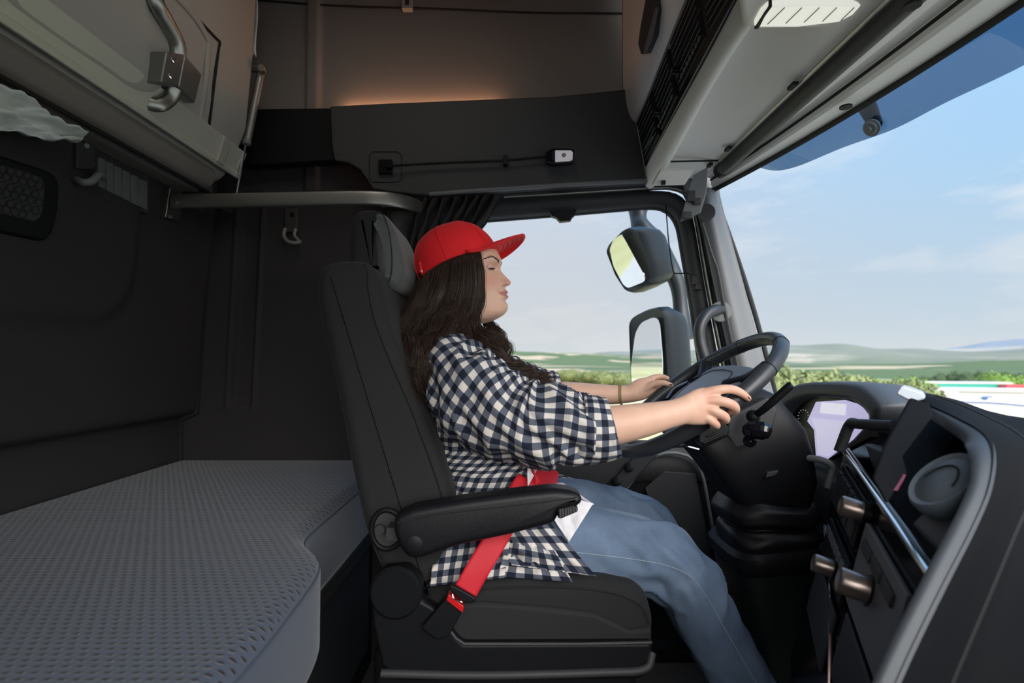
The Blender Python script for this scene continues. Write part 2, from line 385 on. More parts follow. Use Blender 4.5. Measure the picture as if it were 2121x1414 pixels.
# grab handle on the pillar
gh = thing('grab_handle', 'black curved grab handle on the windscreen pillar beside the side window', 'handle', P(1470, 760, 1.8))
mb = MB(); mb.tube([P(1492, 641, 1.83), P(1482, 642, 1.80), P(1463, 652, 1.78), P(1450, 675, 1.77), P(1450, 705, 1.77), P(1460, 745, 1.77), P(1470, 785, 1.78), P(1476, 815, 1.80), P(1490, 840, 1.84)], [.017, .018, .019, .019, .019, .019, .019, .019, .018], 18, 6); mb.build('grip', M['grip'], gh)
mb = MB(); mb.tubeprof(P(1493, 645, 1.838), (-.25, -1, 0), [(0, .036), (.004, .035), (.005, .028)], 30); mb.build('mounting_plate', M['pl_mid'], gh)
# ---- driver's door: window surround, glass, lower panel
door = struct(empty('door_1'))
win = [(846, 478), (900, 465), (1000, 457), (1180, 443), (1340, 429), (1372, 430), (1392, 442), (1405, 466), (1428, 600), (1452, 760), (1470, 890), (1474, 905), (1460, 915), (860, 915), (848, 905)]
outer = [(800, 430), (900, 422), (1000, 416), (1180, 405), (1340, 396), (1390, 398), (1418, 412), (1432, 445), (1458, 600), (1488, 760), (1512, 890), (1520, 925), (1516, 1000), (810, 1000), (800, 985)]
wi = round_closed([P(x, y, 1.95)[[0, 2]] for x, y in win], 160, 1); ou = round_closed([P(x, y, 1.95)[[0, 2]] for x, y in outer], 160, 1)
# align start indices
k = int(np.argmin(np.linalg.norm(ou - ou[0], axis=1)))
def ring2(p, y): return np.stack([p[:, 0], np.full(len(p), y), p[:, 1]], 1)
mb = MB()
fr = [(0, 1.985), (0, 1.95), (.12, 1.93), (.5, 1.915), (.9, 1.92), (1.0, 1.95)]
mb.loft([ring2(wi * (1 - t) + ou * t, y) for t, y in fr], caps=False); mb.build('window_surround', M['pl_dark'], door, fix=False, ang=0)
mb = MB(); mb.tube([ (q[0], 1.957, q[1]) for q in np.vstack([wi, wi[:1]])], .006, 8, caps=False); mb.build('window_seal', M['rubber'], door)
g = MB(); g.add([(a, 1.968, b) for a, b in wi], [tuple(range(len(wi)))]); struct(g.build('window_1', M['glass'], None, smooth=False))
# body-side strips round the door: bright flange and black rubber
path1 = [(790, 426), (1000, 410), (1200, 398), (1345, 389), (1392, 389), (1424, 404), (1440, 440), (1468, 600), (1497, 745), (1515, 840), (1530, 930)]
path2 = [(790, 416), (1000, 401), (1200, 389), (1345, 380), (1396, 380), (1434, 394), (1452, 436), (1480, 590), (1511, 745), (1530, 840), (1545, 930)]
struct(MB().tube([P(x, y, 1.925) for x, y in path1], .010, 12, 6).build('trim_4', M['alu']))
struct(MB().tube([P(x, y, 1.905) for x, y in path2], .015, 12, 6).build('trim_5', M['rubber']))
# door lower panel with switch pod and pocket
mb = MB(); mb.box((-.40, 1.93, FLOOR), (.92, 1.98, -.30)); mb.build('door_panel', M['pl_black'], door, bevel=.01)
mb = MB(); mb.prism([P(1080, 925, 1.93), P(1200, 930, 1.93), P(1330, 935, 1.93), P(1330, 945, 1.93), P(1270, 1010, 1.93), P(1080, 1000, 1.93)], (0, -.03, 0)); mb.build('armrest_shelf', M['pl_dark'], door, bevel=.008)
mb = MB(); mb.prism([P(1325, 932, 1.90), P(1362, 938, 1.90), P(1290, 1015, 1.90), P(1250, 1010, 1.90)], (0, -.02, 0)); pod = mb.build('switch_pod', M['pl_dark'], door, bevel=.006)
for (x, y) in ((1302, 968), (1276, 998)):
    MB().tubeprof(P(x, y, 1.88), (-.3, -1, .3), [(0, .017), (.008, .017), (.012, .011)], 20).build('switch', M['pl_black'], pod)
mb = MB(); q = [P(1358, 943, 1.9), P(1440, 955, 1.9), P(1470, 1060, 1.9), P(1490, 1200, 1.9)]
mb.tube([P(1290, 1020, 1.9)] + q, .006, 8, 4); mb.build('pocket_rim', M['pl_mid'], door)
mb = MB(); mb.prism([P(1335, 1010, 1.92), P(1375, 975, 1.92), P(1440, 980, 1.92), P(1480, 1180, 1.92), P(1400, 1200, 1.92)], (0, -.006, 0)); mb.build('speaker_mesh', M['pl_dark'], door, bevel=.003)
# blind cord and clip on the door frame
bc = thing('blind_cord', 'thin black cord with hook clip hanging down the front edge of the side window', 'cord', P(1400, 570, 1.93))
MB().tube([P(1379, 424, 1.925), P(1385, 500, 1.925), P(1394, 560, 1.925), P(1400, 566, 1.925), P(1425, 566, 1.92), P(1434, 572, 1.915)], .0022, 6, 5).build('cord', M['pl_black'], bc)
MB().box(P(1433, 590, 1.905), P(1446, 572, 1.925)).box(P(1440, 600, 1.90), P(1450, 588, 1.92)).build('hook', M['pl_black'], bc, bevel=.002)
bl = thing('window_latch', 'black blind catch in the middle of the side window top edge', 'latch', P(1168, 445, 1.93))
MB().prism([P(1138, 437, 1.90), P(1195, 432, 1.90), P(1192, 444, 1.90), P(1185, 450, 1.90), P(1183, 456, 1.90), P(1160, 458, 1.90), P(1153, 450, 1.90), P(1143, 447, 1.90)], (0, .03, 0)).build('catch', M['pl_black'], bl, bevel=.003)
# ---- valance panels over the door, with the light strip behind the top edge
vl = [(683, 219), (800, 213), (1000, 205), (1150, 199), (1296, 184), (1330, 300), (1345, 378), (1200, 385), (1000, 398), (890, 405), (812, 398), (772, 392), (745, 352), (722, 338), (692, 332), (686, 300)]
mb = MB(); mb.prism([P(x, y, 1.845) for x, y in vl], (0, .035, 0)); va = struct(mb.build('trim_6', M['pl_dark'], bevel=.007))
mb = MB(); mb.prism([P(x, y, 1.875) for x, y in ((525, 225), (690, 223), (700, 332), (512, 342), (505, 330))], (0, .05, 0)); struct(mb.build('trim_7', M['pl_black'], bevel=.006))
mb = MB(); mb.tube([P(1345, 374, 1.846), P(1200, 381, 1.846), P(1000, 394, 1.846), P(890, 402, 1.85)], .008, 10, 5); mb.build('lower_lip', M['pl_mid'], va)
ls = thing('light_strip', 'warm glowing light strip along the top edge of the dark side panel', 'lamp', P(870, 212, 1.91))
a, b = P(712, 222, 1.928), P(1036, 214, 1.928)
d = b - a
mb = MB(); mb.add([a + A(0, 0, -.012), b + A(0, 0, -.012), b + A(0, .012, -.010), a + A(0, .012, -.010), a + A(0, 0, -.018), b + A(0, 0, -.018), b + A(0, .012, -.018), a + A(0, .012, -.018)], [(0, 1, 2, 3), (4, 7, 6, 5), (0, 4, 5, 1), (1, 5, 6, 2), (2, 6, 7, 3), (3, 7, 4, 0)])
mb.build('diffuser', emis('warm light strip', (1.0, .50, .27), 26), ls, smooth=False)
# reading lamp on a flexible stalk
rl = thing('reading_lamp', 'black gooseneck reading lamp lying along the dark panel above the door', 'lamp', P(800, 345, 1.84))
pr = [P(x, y, 1.843) for x, y in ((765, 322), (772, 314), (824, 314), (832, 322), (832, 370), (824, 377), (772, 377), (765, 370))]
MB().tube(pr + pr[:1], .0012, 6).build('cover_outline', M['pl_black'], rl)
MB().box(P(783, 359, 1.828), P(815, 333, 1.845)).build('base', M['pl_gloss'], rl, bevel=.004)
MB().tube([P(800, 346, 1.82), P(830, 342, 1.815), P(900, 338, 1.82), P(1000, 334, 1.82), P(1060, 331, 1.82), P(1132, 324, 1.82)], .0042, 10, 14).build('gooseneck', M['pl_black'], rl)
MB().box(P(1042, 340, 1.815), P(1052, 327, 1.845)).build('clip', M['pl_black'], rl, bevel=.002)
MB().prism([P(x, y, 1.80) for x, y in ((1130, 312), (1145, 306), (1186, 307), (1190, 312), (1189, 332), (1184, 336), (1142, 339), (1131, 334))], (0, .03, 0)).build('lamp_head', M['pl_gloss'], rl, bevel=.004)
MB().prism([P(x, y, 1.797) for x, y in ((1150, 311), (1183, 311), (1187, 315), (1186, 330), (1180, 333), (1150, 335))], (0, .01, 0)).build('lens', emis('lamp lens glare', (.75, .72, .78), .35), rl, bevel=.002)  # the lens only reflects; that brightness is put in as a glow
MB().box(P(1143, 332, 1.797), P(1148, 313, 1.802)).build('switch', M['pl_black'], rl)
MB().tubeprof(P(1168, 321, 1.797), (0, -1, 0), [(0, .008), (.002, .006)], 16).build('bulb_cover', M['alu'], rl)
# ---- curtain gathered at the rear edge of the door window
cu = []
for i, t in enumerate(np.linspace(0, 1, 90)):
    top = P(868 + 180 * t, 408 - 12 * t, 1.90); bot = P(838 + 50 * t, 640, 1.86); mid = P(845 + 150 * t, 475, 1.87); low = P(842 + 70 * t, 560, 1.86)
    w = .014 * math.sin(t * 2 * math.pi * 8.3 + .6 * math.sin(9 * t))
    cu.append([q + A(0, w * s, 0) + A(.004 * math.sin(40 * t + 5 * kk), 0, 0) for kk, (q, s) in enumerate(zip(crom([top, mid, low, bot], 6), np.linspace(1, .6, 19)))])
o = MB().grid(cu).build('curtain', M['curtain'], fix=False, ang=0, solid=.002); tag(o, 'black gathered curtain tied back behind the red cap beside the window', 'curtain')
# ---- overhead console
oc = thing('overhead_console', 'light grey overhead console with black equipment slots above the windscreen', 'console', (.55, 1.0, .62))
def rise(y): return .085 * smooth((1.87 - y) / .75) if y < 1.87 else 0
cp = [(.400, 1.38), (.398, 1.05), (.400, .95), (.408, .885), (.424, .845), (.436, .835), (.440, .82), (.452, .75), (.462, .69), (.468, .655), (.474, .625), (.482, .612), (.494, .609), (.505, .616), (.512, .634), (.516, .640), (.60, .646), (.672, .646), (.678, .652), (.684, .68), (.69, .75)]
cs = crom([A(*p) for p in cp], 3); ys2 = np.linspace(YR + .01, 1.872, 50)
G = [[(x, y, z + rise(y) * (1 - smooth((x - .50) / .18) * .95) * (1 if z < 1 else 0)) for y in ys2] for x, z in cs]
ocb = MB().grid(G).build('console_body', M['pl_grey'], oc, fix=False, ang=0)
MB().prism([(x, 1.872, z) for x, z in cs], (0, .01, 0)).build('end_panel', M['pl_dark'], oc)
MB().tube([(.513, y, .6415 + rise(y) * .96) for y in np.linspace(.98, 1.70, 20)], .0035, 6).build('lid_seam', M['seam'], oc)
MB().tube([(.513, 1.70, .642), (.672, 1.70, .645)], .003, 6).build('lid_seam', M['seam'], oc)
MB().tube([(.668, y, .641 + .0 * y) for y in np.linspace(.2, 1.72, 12)], .0022, 6).build('bright_edge', M['alu'], oc)
for (x, y, r) in ((1553, 221, .0125),):
    p = PZ(x, y, .672); MB().tubeprof(p - A(0, 0, .004), (0, 0, 1), [(0, r), (.008, r)], 24).build('screw_hole', M['seam'], oc)
for (x, y) in ((1642, 178), (1508, 308), (1470, 342)):
    p = PZ(x, y, .640); MB().box(p - A(.006, .014, .004), p + A(.006, .014, .004)).build('slot', M['seam'], oc)
# black equipment fascia on the rear face
def fx(z): return np.interp(z, [.60, .655, .69, .75, .82], [.478, .468, .462, .452, .440])
def face_pt(y, z, off=0): return A(fx(z) - off, y, z + rise(y))
def fascia(y0, y1, z0, z1, off, th, name, m, par, bev=.003):
    mb = MB(); q = [face_pt(y0, z0, off), face_pt(y1, z0, off), face_pt(y1, z1, off), face_pt(y0, z1, off)]; mb.prism(q, (th, 0, 0)); return mb.build(name, m, par, bevel=bev)
fb = fascia(1.0, 1.82, .668, .818, .006, .02, 'fascia', M['pl_gloss'], oc)
def unit_box(y0, y1, z0, z1, label=None, wr=True, nb=4):
    u = fascia(y0, y1, z0, z1, .012, .02, 'equipment_slot', M['pl_black'], fb, .004)
    return u
for k, (y0, y1) in enumerate(((1.015, 1.20), (1.22, 1.42), (1.44, 1.60), (1.62, 1.80))):
    for (z0, z1) in ((.675, .74), (.745, .81)):
        u = unit_box(y0, y1, z0, z1)
        mb = MB()
        for r in range(3):
            z = z0 + .012 + r * .017; mb.tube([face_pt(y0 + .012, z, .0145), face_pt(y1 - .012, z, .0145)], .0009, 4)
        mb.build('edge_line', M['pl_mid'], fb)
        if k in (1, 2) and z0 < .7:
            mb = MB()
            for r in range(7): yy = y0 + .02 + r * .022; mb.box(face_pt(yy, z0 + .008, .018), face_pt(yy + .009, z0 + .018, .013))
            mb.build('button_row', M['pl_mid'], fb)
            MB().tubeprof(face_pt(y1 - .03, z0 + .035, .014), (-1, 0, 0), [(0, .011), (.016, .010), (.018, .007)], 20).build('volume_knob', M['pl_gloss'], fb)
MB().box(face_pt(1.66, .69, .017), face_pt(1.76, .705, .012)).build('switch_row', M['pl_mid'], fb)
# upper locker handle
lh = MB().prism([PX(x, y, .394) for x, y in ((1327, 112), (1321, 92), (1326, 55), (1340, -20), (1362, -20), (1361, 20), (1350, 75), (1336, 110))], (.02, 0, 0)).build('locker_handle', M['pl_dark'], oc, bevel=.004)
MB().prism([PX(x, y, .390) for x, y in ((1332, 108), (1345, 62), (1358, 14), (1361, 20), (1350, 75), (1336, 110))], (.004, 0, 0)).build('bright_edge', M['pl_mid'], lh)
MB().tube([(.438, y, .826 + rise(y)) for y in np.linspace(.5, 1.86, 16)], .006, 8).build('trim_line', M['pl_mid'], oc)
# open flap hanging at the far end
fl = thing('visor_flap', 'small open grey plastic flap hanging from the end of the overhead console', 'flap', P(1440, 400, 1.75))
MB().prism([P(1466, 345, 1.70), P(1462, 400, 1.72), P(1450, 440, 1.74), P(1408, 458, 1.74), P(1425, 395, 1.73), P(1436, 362, 1.71)], (.006, .012, 0)).build('flap_plate', M['pl_mid'], fl, bevel=.003)
MB().prism([P(1368, 354, 1.70), P(1440, 352, 1.71), P(1418, 384, 1.72), P(1350, 386, 1.72)], (0, .006, .012)).build('end_plate', M['pl_grey'], fl, bevel=.003)
MB().box(P(1424, 416, 1.715), P(1437, 397, 1.73)).build('latch_tab', M['pl_dark'], fl, bevel=.002)
MB().box(P(1438, 422, 1.715), P(1449, 412, 1.73)).build('latch_tab', M['pl_dark'], fl, bevel=.002)
MB().box(P(1416, 452, 1.72), P(1430, 440, 1.735)).build('latch_tab', M['pl_dark'], fl, bevel=.002)
MB().box(P(1371, 381, 1.70), P(1377, 375, 1.71)).build('screw', M['seam'], fl)
# centre lamp housing under the console
cl_ = thing('interior_lamp', 'clear rectangular ceiling lamp set in the underside of the overhead console', 'lamp', P(1670, 35, .95))
la = [(1560, 58), (1575, 30), (1592, 14), (1690, 8), (1786, 12), (1768, 32), (1738, 48), (1650, 58)]
q = [PZ(x, y, .655) for x, y in la]
MB().prism(q, (0, 0, .03)).build('lens', emis('ceiling lens glare', (.85, .85, .76), .75), cl_, bevel=.006)  # reflection on the ceiling lens, put in as a glowing colour
for k in range(5):
    a = PZ(1590 + k * 38, 50 - 2 * k, .6535); b = PZ(1625 + k * 36, 16, .6535); MB().tube([a, b], .0012, 5).build('lens_rib', M['alu'], cl_)
q = [PZ(x, y, .667) for x, y in ((1538, 55), (1555, 64), (1740, 60), (1800, 30), (1840, -60), (1520, -60))]
MB().prism(q, (0, 0, .05)).build('housing', M['pl_grey'], cl_, bevel=.012)
MB().prism([PZ(x, y, .652) for x, y in ((1562, 62), (1582, 30), (1596, 14), (1600, 14), (1584, 36), (1572, 60))], (0, 0, .02)).build('side_clip', M['pl_black'], cl_, bevel=.003)
# ================================================================== SLEEPER AREA
def strip_y(poly, y0, y1, name, m, par, bev=.004):
    mb = MB(); mb.prism([(x, y0, z) for x, z in poly], (0, y1 - y0, 0)); return mb.build(name, m, par, bevel=bev)
ub = thing('upper_bunk', 'folded grey upper bunk with aluminium edge rail in the upper left corner', 'bunk', (-1.0, 1.0, .62))
E = 1.80
# end profile (X,Z) of the bunk: bottom lip, rail seat, inclined underside leaning back to the top
body = [(-1.075, .60), (-1.02, .603), (-.985, .625), (-.945, .69), (-.90, .76), (-.868, 1.06), (-.845, 1.40), (-1.08, 1.40)]
q = [(-1.075, .60), (-1.02, .598), (-.992, .606), (-.962, .64), (-.942, .69), (-.905, .78), (-.885, 1.03), (-.872, 1.38), (-1.08, 1.38)]
mb = MB(); pillow(mb, q, YR + .02, E, .03, n=140, it=2, k=5)
mb.build('bunk_body', M['bunk'], ub, ang=50)
def us(y, t):      # point on the bunk's inclined face; t 0 bottom .. 1 top
    xs = [-.962, -.942, -.905, -.885, -.872]; zs = [.64, .69, .78, 1.03, 1.38]
    z = .64 + t * .74; return A(np.interp(z, zs, xs), y, z)
def bpx(px, py, off=.0):    # ray / face intersection
    r = ray(px, py); lo, hi = .3, 2.6
    for _ in range(40):
        m = (lo + hi) / 2; p = r * m; xs = np.interp(p[2], [.60, .64, .69, .78, 1.03, 1.38], [-.99, -.962, -.942, -.905, -.885, -.872]) + off
        if p[0] < xs: hi = m
        else: lo = m
    return r * lo
# raised inner panel with groove border, and moulded pad
def facepoly(pts, off, th, name, m, par, bev=.003):
    q = np.array([bpx(x, y, off) for x, y in pts]); return MB().prism(q, (-th, 0, 0)).build(name, m, par, bevel=bev)
a0, a1 = A(-.951, YR + .05, .655), A(-.951, 1.715, .655)
# edge rail: flat aluminium extrusion with bright lower lip
mb = MB(); mb.prism([(-.956, YR + .05, .642), (-.944, YR + .05, .637), (-.917, YR + .05, .712), (-.929, YR + .05, .717)], (0, 1.765 - YR, 0)); rail = mb.build('edge_rail', M['rail'], ub, bevel=.003)
mb = MB(); mb.prism([(-.960, YR + .05, .628), (-.944, YR + .05, .622), (-.938, YR + .05, .640), (-.950, YR + .05, .646)], (0, 1.765 - YR, 0)); mb.build('rail_lip', M['rail'], rail, bevel=.004)
mb = MB(); mb.prism([(-.960, 1.665, .632), (-.937, 1.665, .628), (-.913, 1.665, .712), (-.930, 1.665, .722)], (0, .045, 0)); mb.build('rail_end_cap', M['bunk'], rail, bevel=.006)
# mattress base overhanging below the rail
mb = MB(); pillow(mb, [(-1.10, .55), (-1.03, .548), (-.985, .565), (-.965, .60), (-.975, .625), (-1.09, .63)], YR + .02, 1.74, .03, n=80, it=2); mb.build('bunk_mattress', M['fab_warm'], ub)
mb = MB(); mb.tube([(-1.0, YR + .03, .552), (-1.0, 1.66, .552), (-1.02, 1.71, .556)], .006, 8, 4); mb.build('piping', M['seam'], ub)
# groove frame and pad relief
gv = [(60, -60), (455, 84), (452, 96), (428, 300), (405, 318)]
mb = MB(); mb.tube([bpx(x, y, .001) for x, y in ((330, -40), (400, 30), (446, 78), (455, 88), (452, 105), (440, 200), (428, 300), (424, 320))], .0045, 8, 5); mb.build('panel_groove', M['seam'], ub)
mb = MB(); mb.tube([bpx(x, y, .001) for x, y in ((345, -30), (400, 30), (430, 80), (432, 100), (425, 180), (408, 290))], .012, 10, 6, flat=.5); mb.build('panel_bead', M['bunk'], ub)
pad = [(-40, -60), (305, -60), (330, 20), (345, 60), (346, 100), (338, 165), (322, 195), (300, 205), (262, 198), (210, 160), (100, 90), (-60, -20)]
q = np.array([bpx(x, y, .0) for x, y in pad]); qq = round_closed(q, 70, 4)
cc = qq.mean(0); mb = MB(); mb.loft([qq + A(-.02, 0, 0), qq + A(.006, 0, 0), cc + (qq - cc) * .97 + A(.016, 0, 0), cc + (qq - cc) * .90 + A(.020, 0, 0), cc + (qq - cc) * .5 + A(.021, 0, 0)]); mb.build('moulded_pad', M['bunk'], ub)
# tubular guard loop with bracket
hp = [(305, -80), (322, 0), (345, 45), (364, 82), (371, 108), (368, 150), (361, 185), (350, 205), (330, 216), (305, 212), (290, 200)]
mb = MB(); mb.tube([bpx(x, y, .030 - (.045 if y == 200 else .02 if x == 305 else 0)) for x, y in hp], .019, 16, 6, flat=.55); gl = mb.build('guard_loop', M['alu'], ub)
q = [bpx(x, y, .052) for x, y in ((345, 107), (383, 113), (370, 180), (333, 172))]
MB().prism(q, (-.045, 0, 0)).build('loop_bracket', M['alu_d'], gl, bevel=.004)
q = [bpx(x, y, .048) for x, y in ((383, 113), (419, 154), (404, 215), (370, 180))]
MB().prism(q, (-.03, 0, 0)).build('loop_bracket', M['alu_d'], gl, bevel=.004)
for x, y in ((359, 125), (353, 158)):
    MB().tubeprof(bpx(x, y, .052), (1, -.3, -.2), [(0, .0065), (.003, .006), (.004, .003)], 16).build('bolt', M['chrome'], gl)
# fabric strap on the bunk end, with two bolts
mb = MB(); mb.tube([P(490, 172, 1.77), P(486, 210, 1.755), P(478, 250, 1.76), P(475, 275, 1.77)], .010, 10, 5, flat=.35); st = mb.build('strap', M['bunk'], ub)
for x, y in ((492, 180), (479, 267)): MB().tubeprof(P(x, y, 1.752), (.2, -1, 0), [(0, .007), (.003, .006)], 14).build('bolt', M['alu'], st)
MB().box(P(520, 140, 1.80), P(548, 152, 1.815)).tubeprof(P(545, 146, 1.79), (.1, -1, 0), [(0, .014), (.02, .013)], 18).build('hinge_bracket', M['alu_d'], ub, bevel=.002)
MB().prism([P(x, y, 1.79) for x, y in ((497, 20), (512, 40), (522, 90), (520, 108), (508, 112), (500, 98))], (0, .02, 0)).build('hinge_plate', M['bunk'], ub, bevel=.003)
gs = thing('gas_strut', 'slim metal gas strut hanging from the end of the folded upper bunk', 'strut', P(500, 400, 1.8))
MB().tube([P(543, 142, 1.80), P(511, 296, 1.80)], [.0135, .0135], 18).build('cylinder', M['alu_d'], gs)
MB().tube([P(510, 296, 1.80), P(489, 402, 1.80)], .0042, 10).build('rod', M['chrome'], gs)
MB().tubeprof(P(511, 290, 1.80), P(511, 296, 1.8) - P(511, 290, 1.8), [(0, .015), (.015, .0145), (.018, .008)], 18).build('end_cap', M['pl_mid'], gs)
MB().sph(P(543, 141, 1.795), (.016, .016, .016), 16, 10).build('ball_joint', M['alu_d'], gs)
# pale bedding hanging out
def cloth(name, spine, widths, y_amp, label, par=None, seed=3, off=(0, 0, 0)):
    rnd = random.Random(seed); sp = crom([A(*p) for p in spine], 8); wd = np.interp(np.linspace(0, 1, len(sp)), np.linspace(0, 1, len(widths)), widths); G = []
    for i, (p, w) in enumerate(zip(sp, wd)):
        row = []
        for t in np.linspace(-1, 1, 26):
            n = noise.noise(Vector((i * .10 + seed, t * 1.7, 0))); n2 = noise.noise(Vector((i * .25, t * 4 + seed, 3)))
            row.append(p + A(.35 * w * t, 0, w * t) + A(1, -.6, .2) * (y_amp * (n + .5 * n2)) + A(*off) * t * t)
        G.append(row)
    return MB().grid(G).build(name, M['cloth'], par, fix=False, ang=0, solid=.002)
o = cloth('bed_sheet', [bpx(-90, 190, .01), bpx(0, 226, .01), bpx(60, 240, .01), bpx(120, 268, .01), bpx(172, 284, .01)], [.045, .042, .034, .028, .006], .034, ''); tag(o, 'crumpled pale sheet hanging out below the upper bunk rail', 'sheet')
for v in o.data.vertices: v.co.z -= .0
o = MB().grid([[P(502 + 30 * t + 2 * math.sin(5 * t + s * 7), -40 + s * (158 - 26 * (1 - t) * 2), 1.80 + .006 * math.sin(9 * t + 3 * s)) for t in np.linspace(0, 1, 14)] for s in np.linspace(0, 1, 24)]).build('cloth_corner', M['cloth'], fix=False, ang=0, solid=.002); tag(o, 'pale cloth corner hanging beside the top of the gas strut', 'cloth')
# ---- rear wall fittings
def rw(px, py, off=.0):
    r = ray(px, py); lo, hi = .3, 3
    for _ in range(40):
        m = (lo + hi) / 2; p = r * m; xs = np.interp(p[2], [-.18, .2, .54, 1.0], [-1.156, -1.128, -1.10, -1.06]) + off
        if p[0] < xs: hi = m
        else: lo = m
    return r * lo
def rwpoly(pts, off, th, name, m, par, bev=.003):
    q = [rw(x, y, off) for x, y in pts]; return MB().prism(q, (-th, 0, 0)).build(name, m, par, bevel=bev)
sp = thing('wall_speaker', 'black wall speaker with hexagon pattern grille at the left edge', 'speaker', rw(50, 410))
rwpoly([(-60, 300), (100, 352), (118, 364), (126, 380), (122, 440), (112, 480), (98, 498), (80, 498), (-60, 468)], .026, .03, 'housing', M['pl_black'], sp, .012)
gr_ = rwpoly([(-60, 322), (60, 356), (85, 366), (94, 380), (92, 430), (84, 452), (72, 460), (-60, 428)], .030, .008, 'grille', M['pl_dark'], sp, .004)
mb = MB()
for i in range(-3, 8):
    for j in range(6):
        x = 6 + i * 17 + (j % 2) * 8; y = 350 + j * 17 + (i * 17) * .26
        if -30 < x < 84 and y < 448:
            h = [rw(x + 8 * math.cos(k * math.pi / 3), y + 9 * math.sin(k * math.pi / 3), .0312) for k in range(7)]; mb.tube(h, .0008, 4)
mb.build('hexagon_pattern', M['seam'], gr_)
vt = thing('wall_vent', 'dark slatted wall panel with folding hook beneath the upper bunk', 'vent', rw(230, 370))
rwpoly([(153, 288), (185, 290), (310, 358), (308, 444), (140, 380)], .014, .015, 'frame', M['pl_dark'], vt, .004)
mb = MB()
for k in range(6):
    x = 205 + k * 17; yt = 325 + k * 9; yb = 385 + k * 8.5
    q = [rw(x, yt, .022), rw(x + 15, yt + 6, .015), rw(x + 15, yb + 8, .015), rw(x, yb, .022)]; mb.prism(q, (-.01, 0, 0))
mb.build('slats', M['pl_mid'], vt, bevel=.001)
hk = rwpoly([(160, 290), (196, 296), (200, 345), (190, 352), (160, 350)], .026, .012, 'hook_plate', M['pl_dark'], vt, .004)
MB().tube([rw(160, 372, .02), rw(172, 378, .045), rw(190, 375, .055), rw(204, 362, .05), rw(215, 366, .03)], .009, 12, 6).build('hook', M['pl_mid'], hk)
MB().tubeprof(rw(179, 302, .026), (1, -.5, 0), [(0, .008), (.003, .006)], 14).build('screw', M['alu'], hk)
# grab rail
gr = thing('guard_rail', 'flat grey metal rail running from the rear wall bracket to behind the headrest', 'rail', P(600, 412, 1.7))
bk = MB().box(rw(331, 452, .012), rw(331, 452, .012) + A(.024, .05, .14)); 
q = [rw(342, 372, .0), rw(366, 380, .0), rw(362, 460, .0), rw(330, 450, .0)]
MB().prism([p + A(.020, 0, 0) for p in q], (-.02, 0, 0)).build('wall_bracket', M['alu'], gr, bevel=.003)
rp = [P(356, 417, 1.665), P(450, 416, 1.672), P(600, 413, 1.68), P(720, 410, 1.69), P(780, 411, 1.70), P(820, 415, 1.73), P(850, 422, 1.80), P(873, 431, 1.90)]
mb = MB(); mb.tube(rp, .021, 20, 8, flat=.36, up=(0, 0, 1)); 
c = crom(rp, 8); rings = []
for i in range(len(c)):
    t = unit(np.gradient(c, axis=0)[i]); s_ = unit(np.cross(t, (0, 0, 1))); a = np.linspace(0, 2 * math.pi, 24, endpoint=False)
    ca, sa = np.sign(np.cos(a)) * np.abs(np.cos(a)) ** .6, np.sign(np.sin(a)) * np.abs(np.sin(a)) ** .5
    hh = .0235 if i < 40 else .0235
    rings.append(c[i] + np.outer(ca * .009, s_) + np.outer(sa * hh, A(0, 0, 1)))
MB().loft(rings).build('rail_bar', M['alu_d'], gr)
for x, y in ((357, 386), (361, 417), (353, 449)): MB().tubeprof(P(x, y, 1.652), (.6, -1, 0), [(0, .0075), (.004, .006)], 16).build('bolt', M['chrome'], gr)
for x in (418, 470): MB().box(P(x - 16, 431, 1.69), P(x + 18, 438, 1.73)).build('support_tab', M['alu_d'], gr, bevel=.001)
MB().box(P(430, 380, 1.72), P(440, 400, 1.75)).box(P(415, 380, 1.72), P(434, 398, 1.74)).build('upper_bracket', M['alu_d'], gr, bevel=.002)
# coat hook
ch = thing('coat_hook', 'dark plastic coat hook on the side wall left of the headrest', 'hook', P(604, 470, 1.93))
MB().box(P(589, 480, 1.932), P(620, 434, 1.95)).build('hook_plate', M['pl_dark'], ch, bevel=.003)
MB().tube([P(590, 474, 1.93), P(588, 488, 1.915), P(596, 500, 1.90), P(612, 503, 1.90), P(623, 500, 1.91)], .007, 10, 5).tube([P(612, 474, 1.93), P(610, 488, 1.92), P(620, 500, 1.905)], .006, 10, 4).build('hook', M['pl_mid'], ch)
MB().tubeprof(P(605, 444, 1.93), (0, -1, 0), [(0, .009), (.003, .007)], 16).build('screw', M['pl_black'], ch)
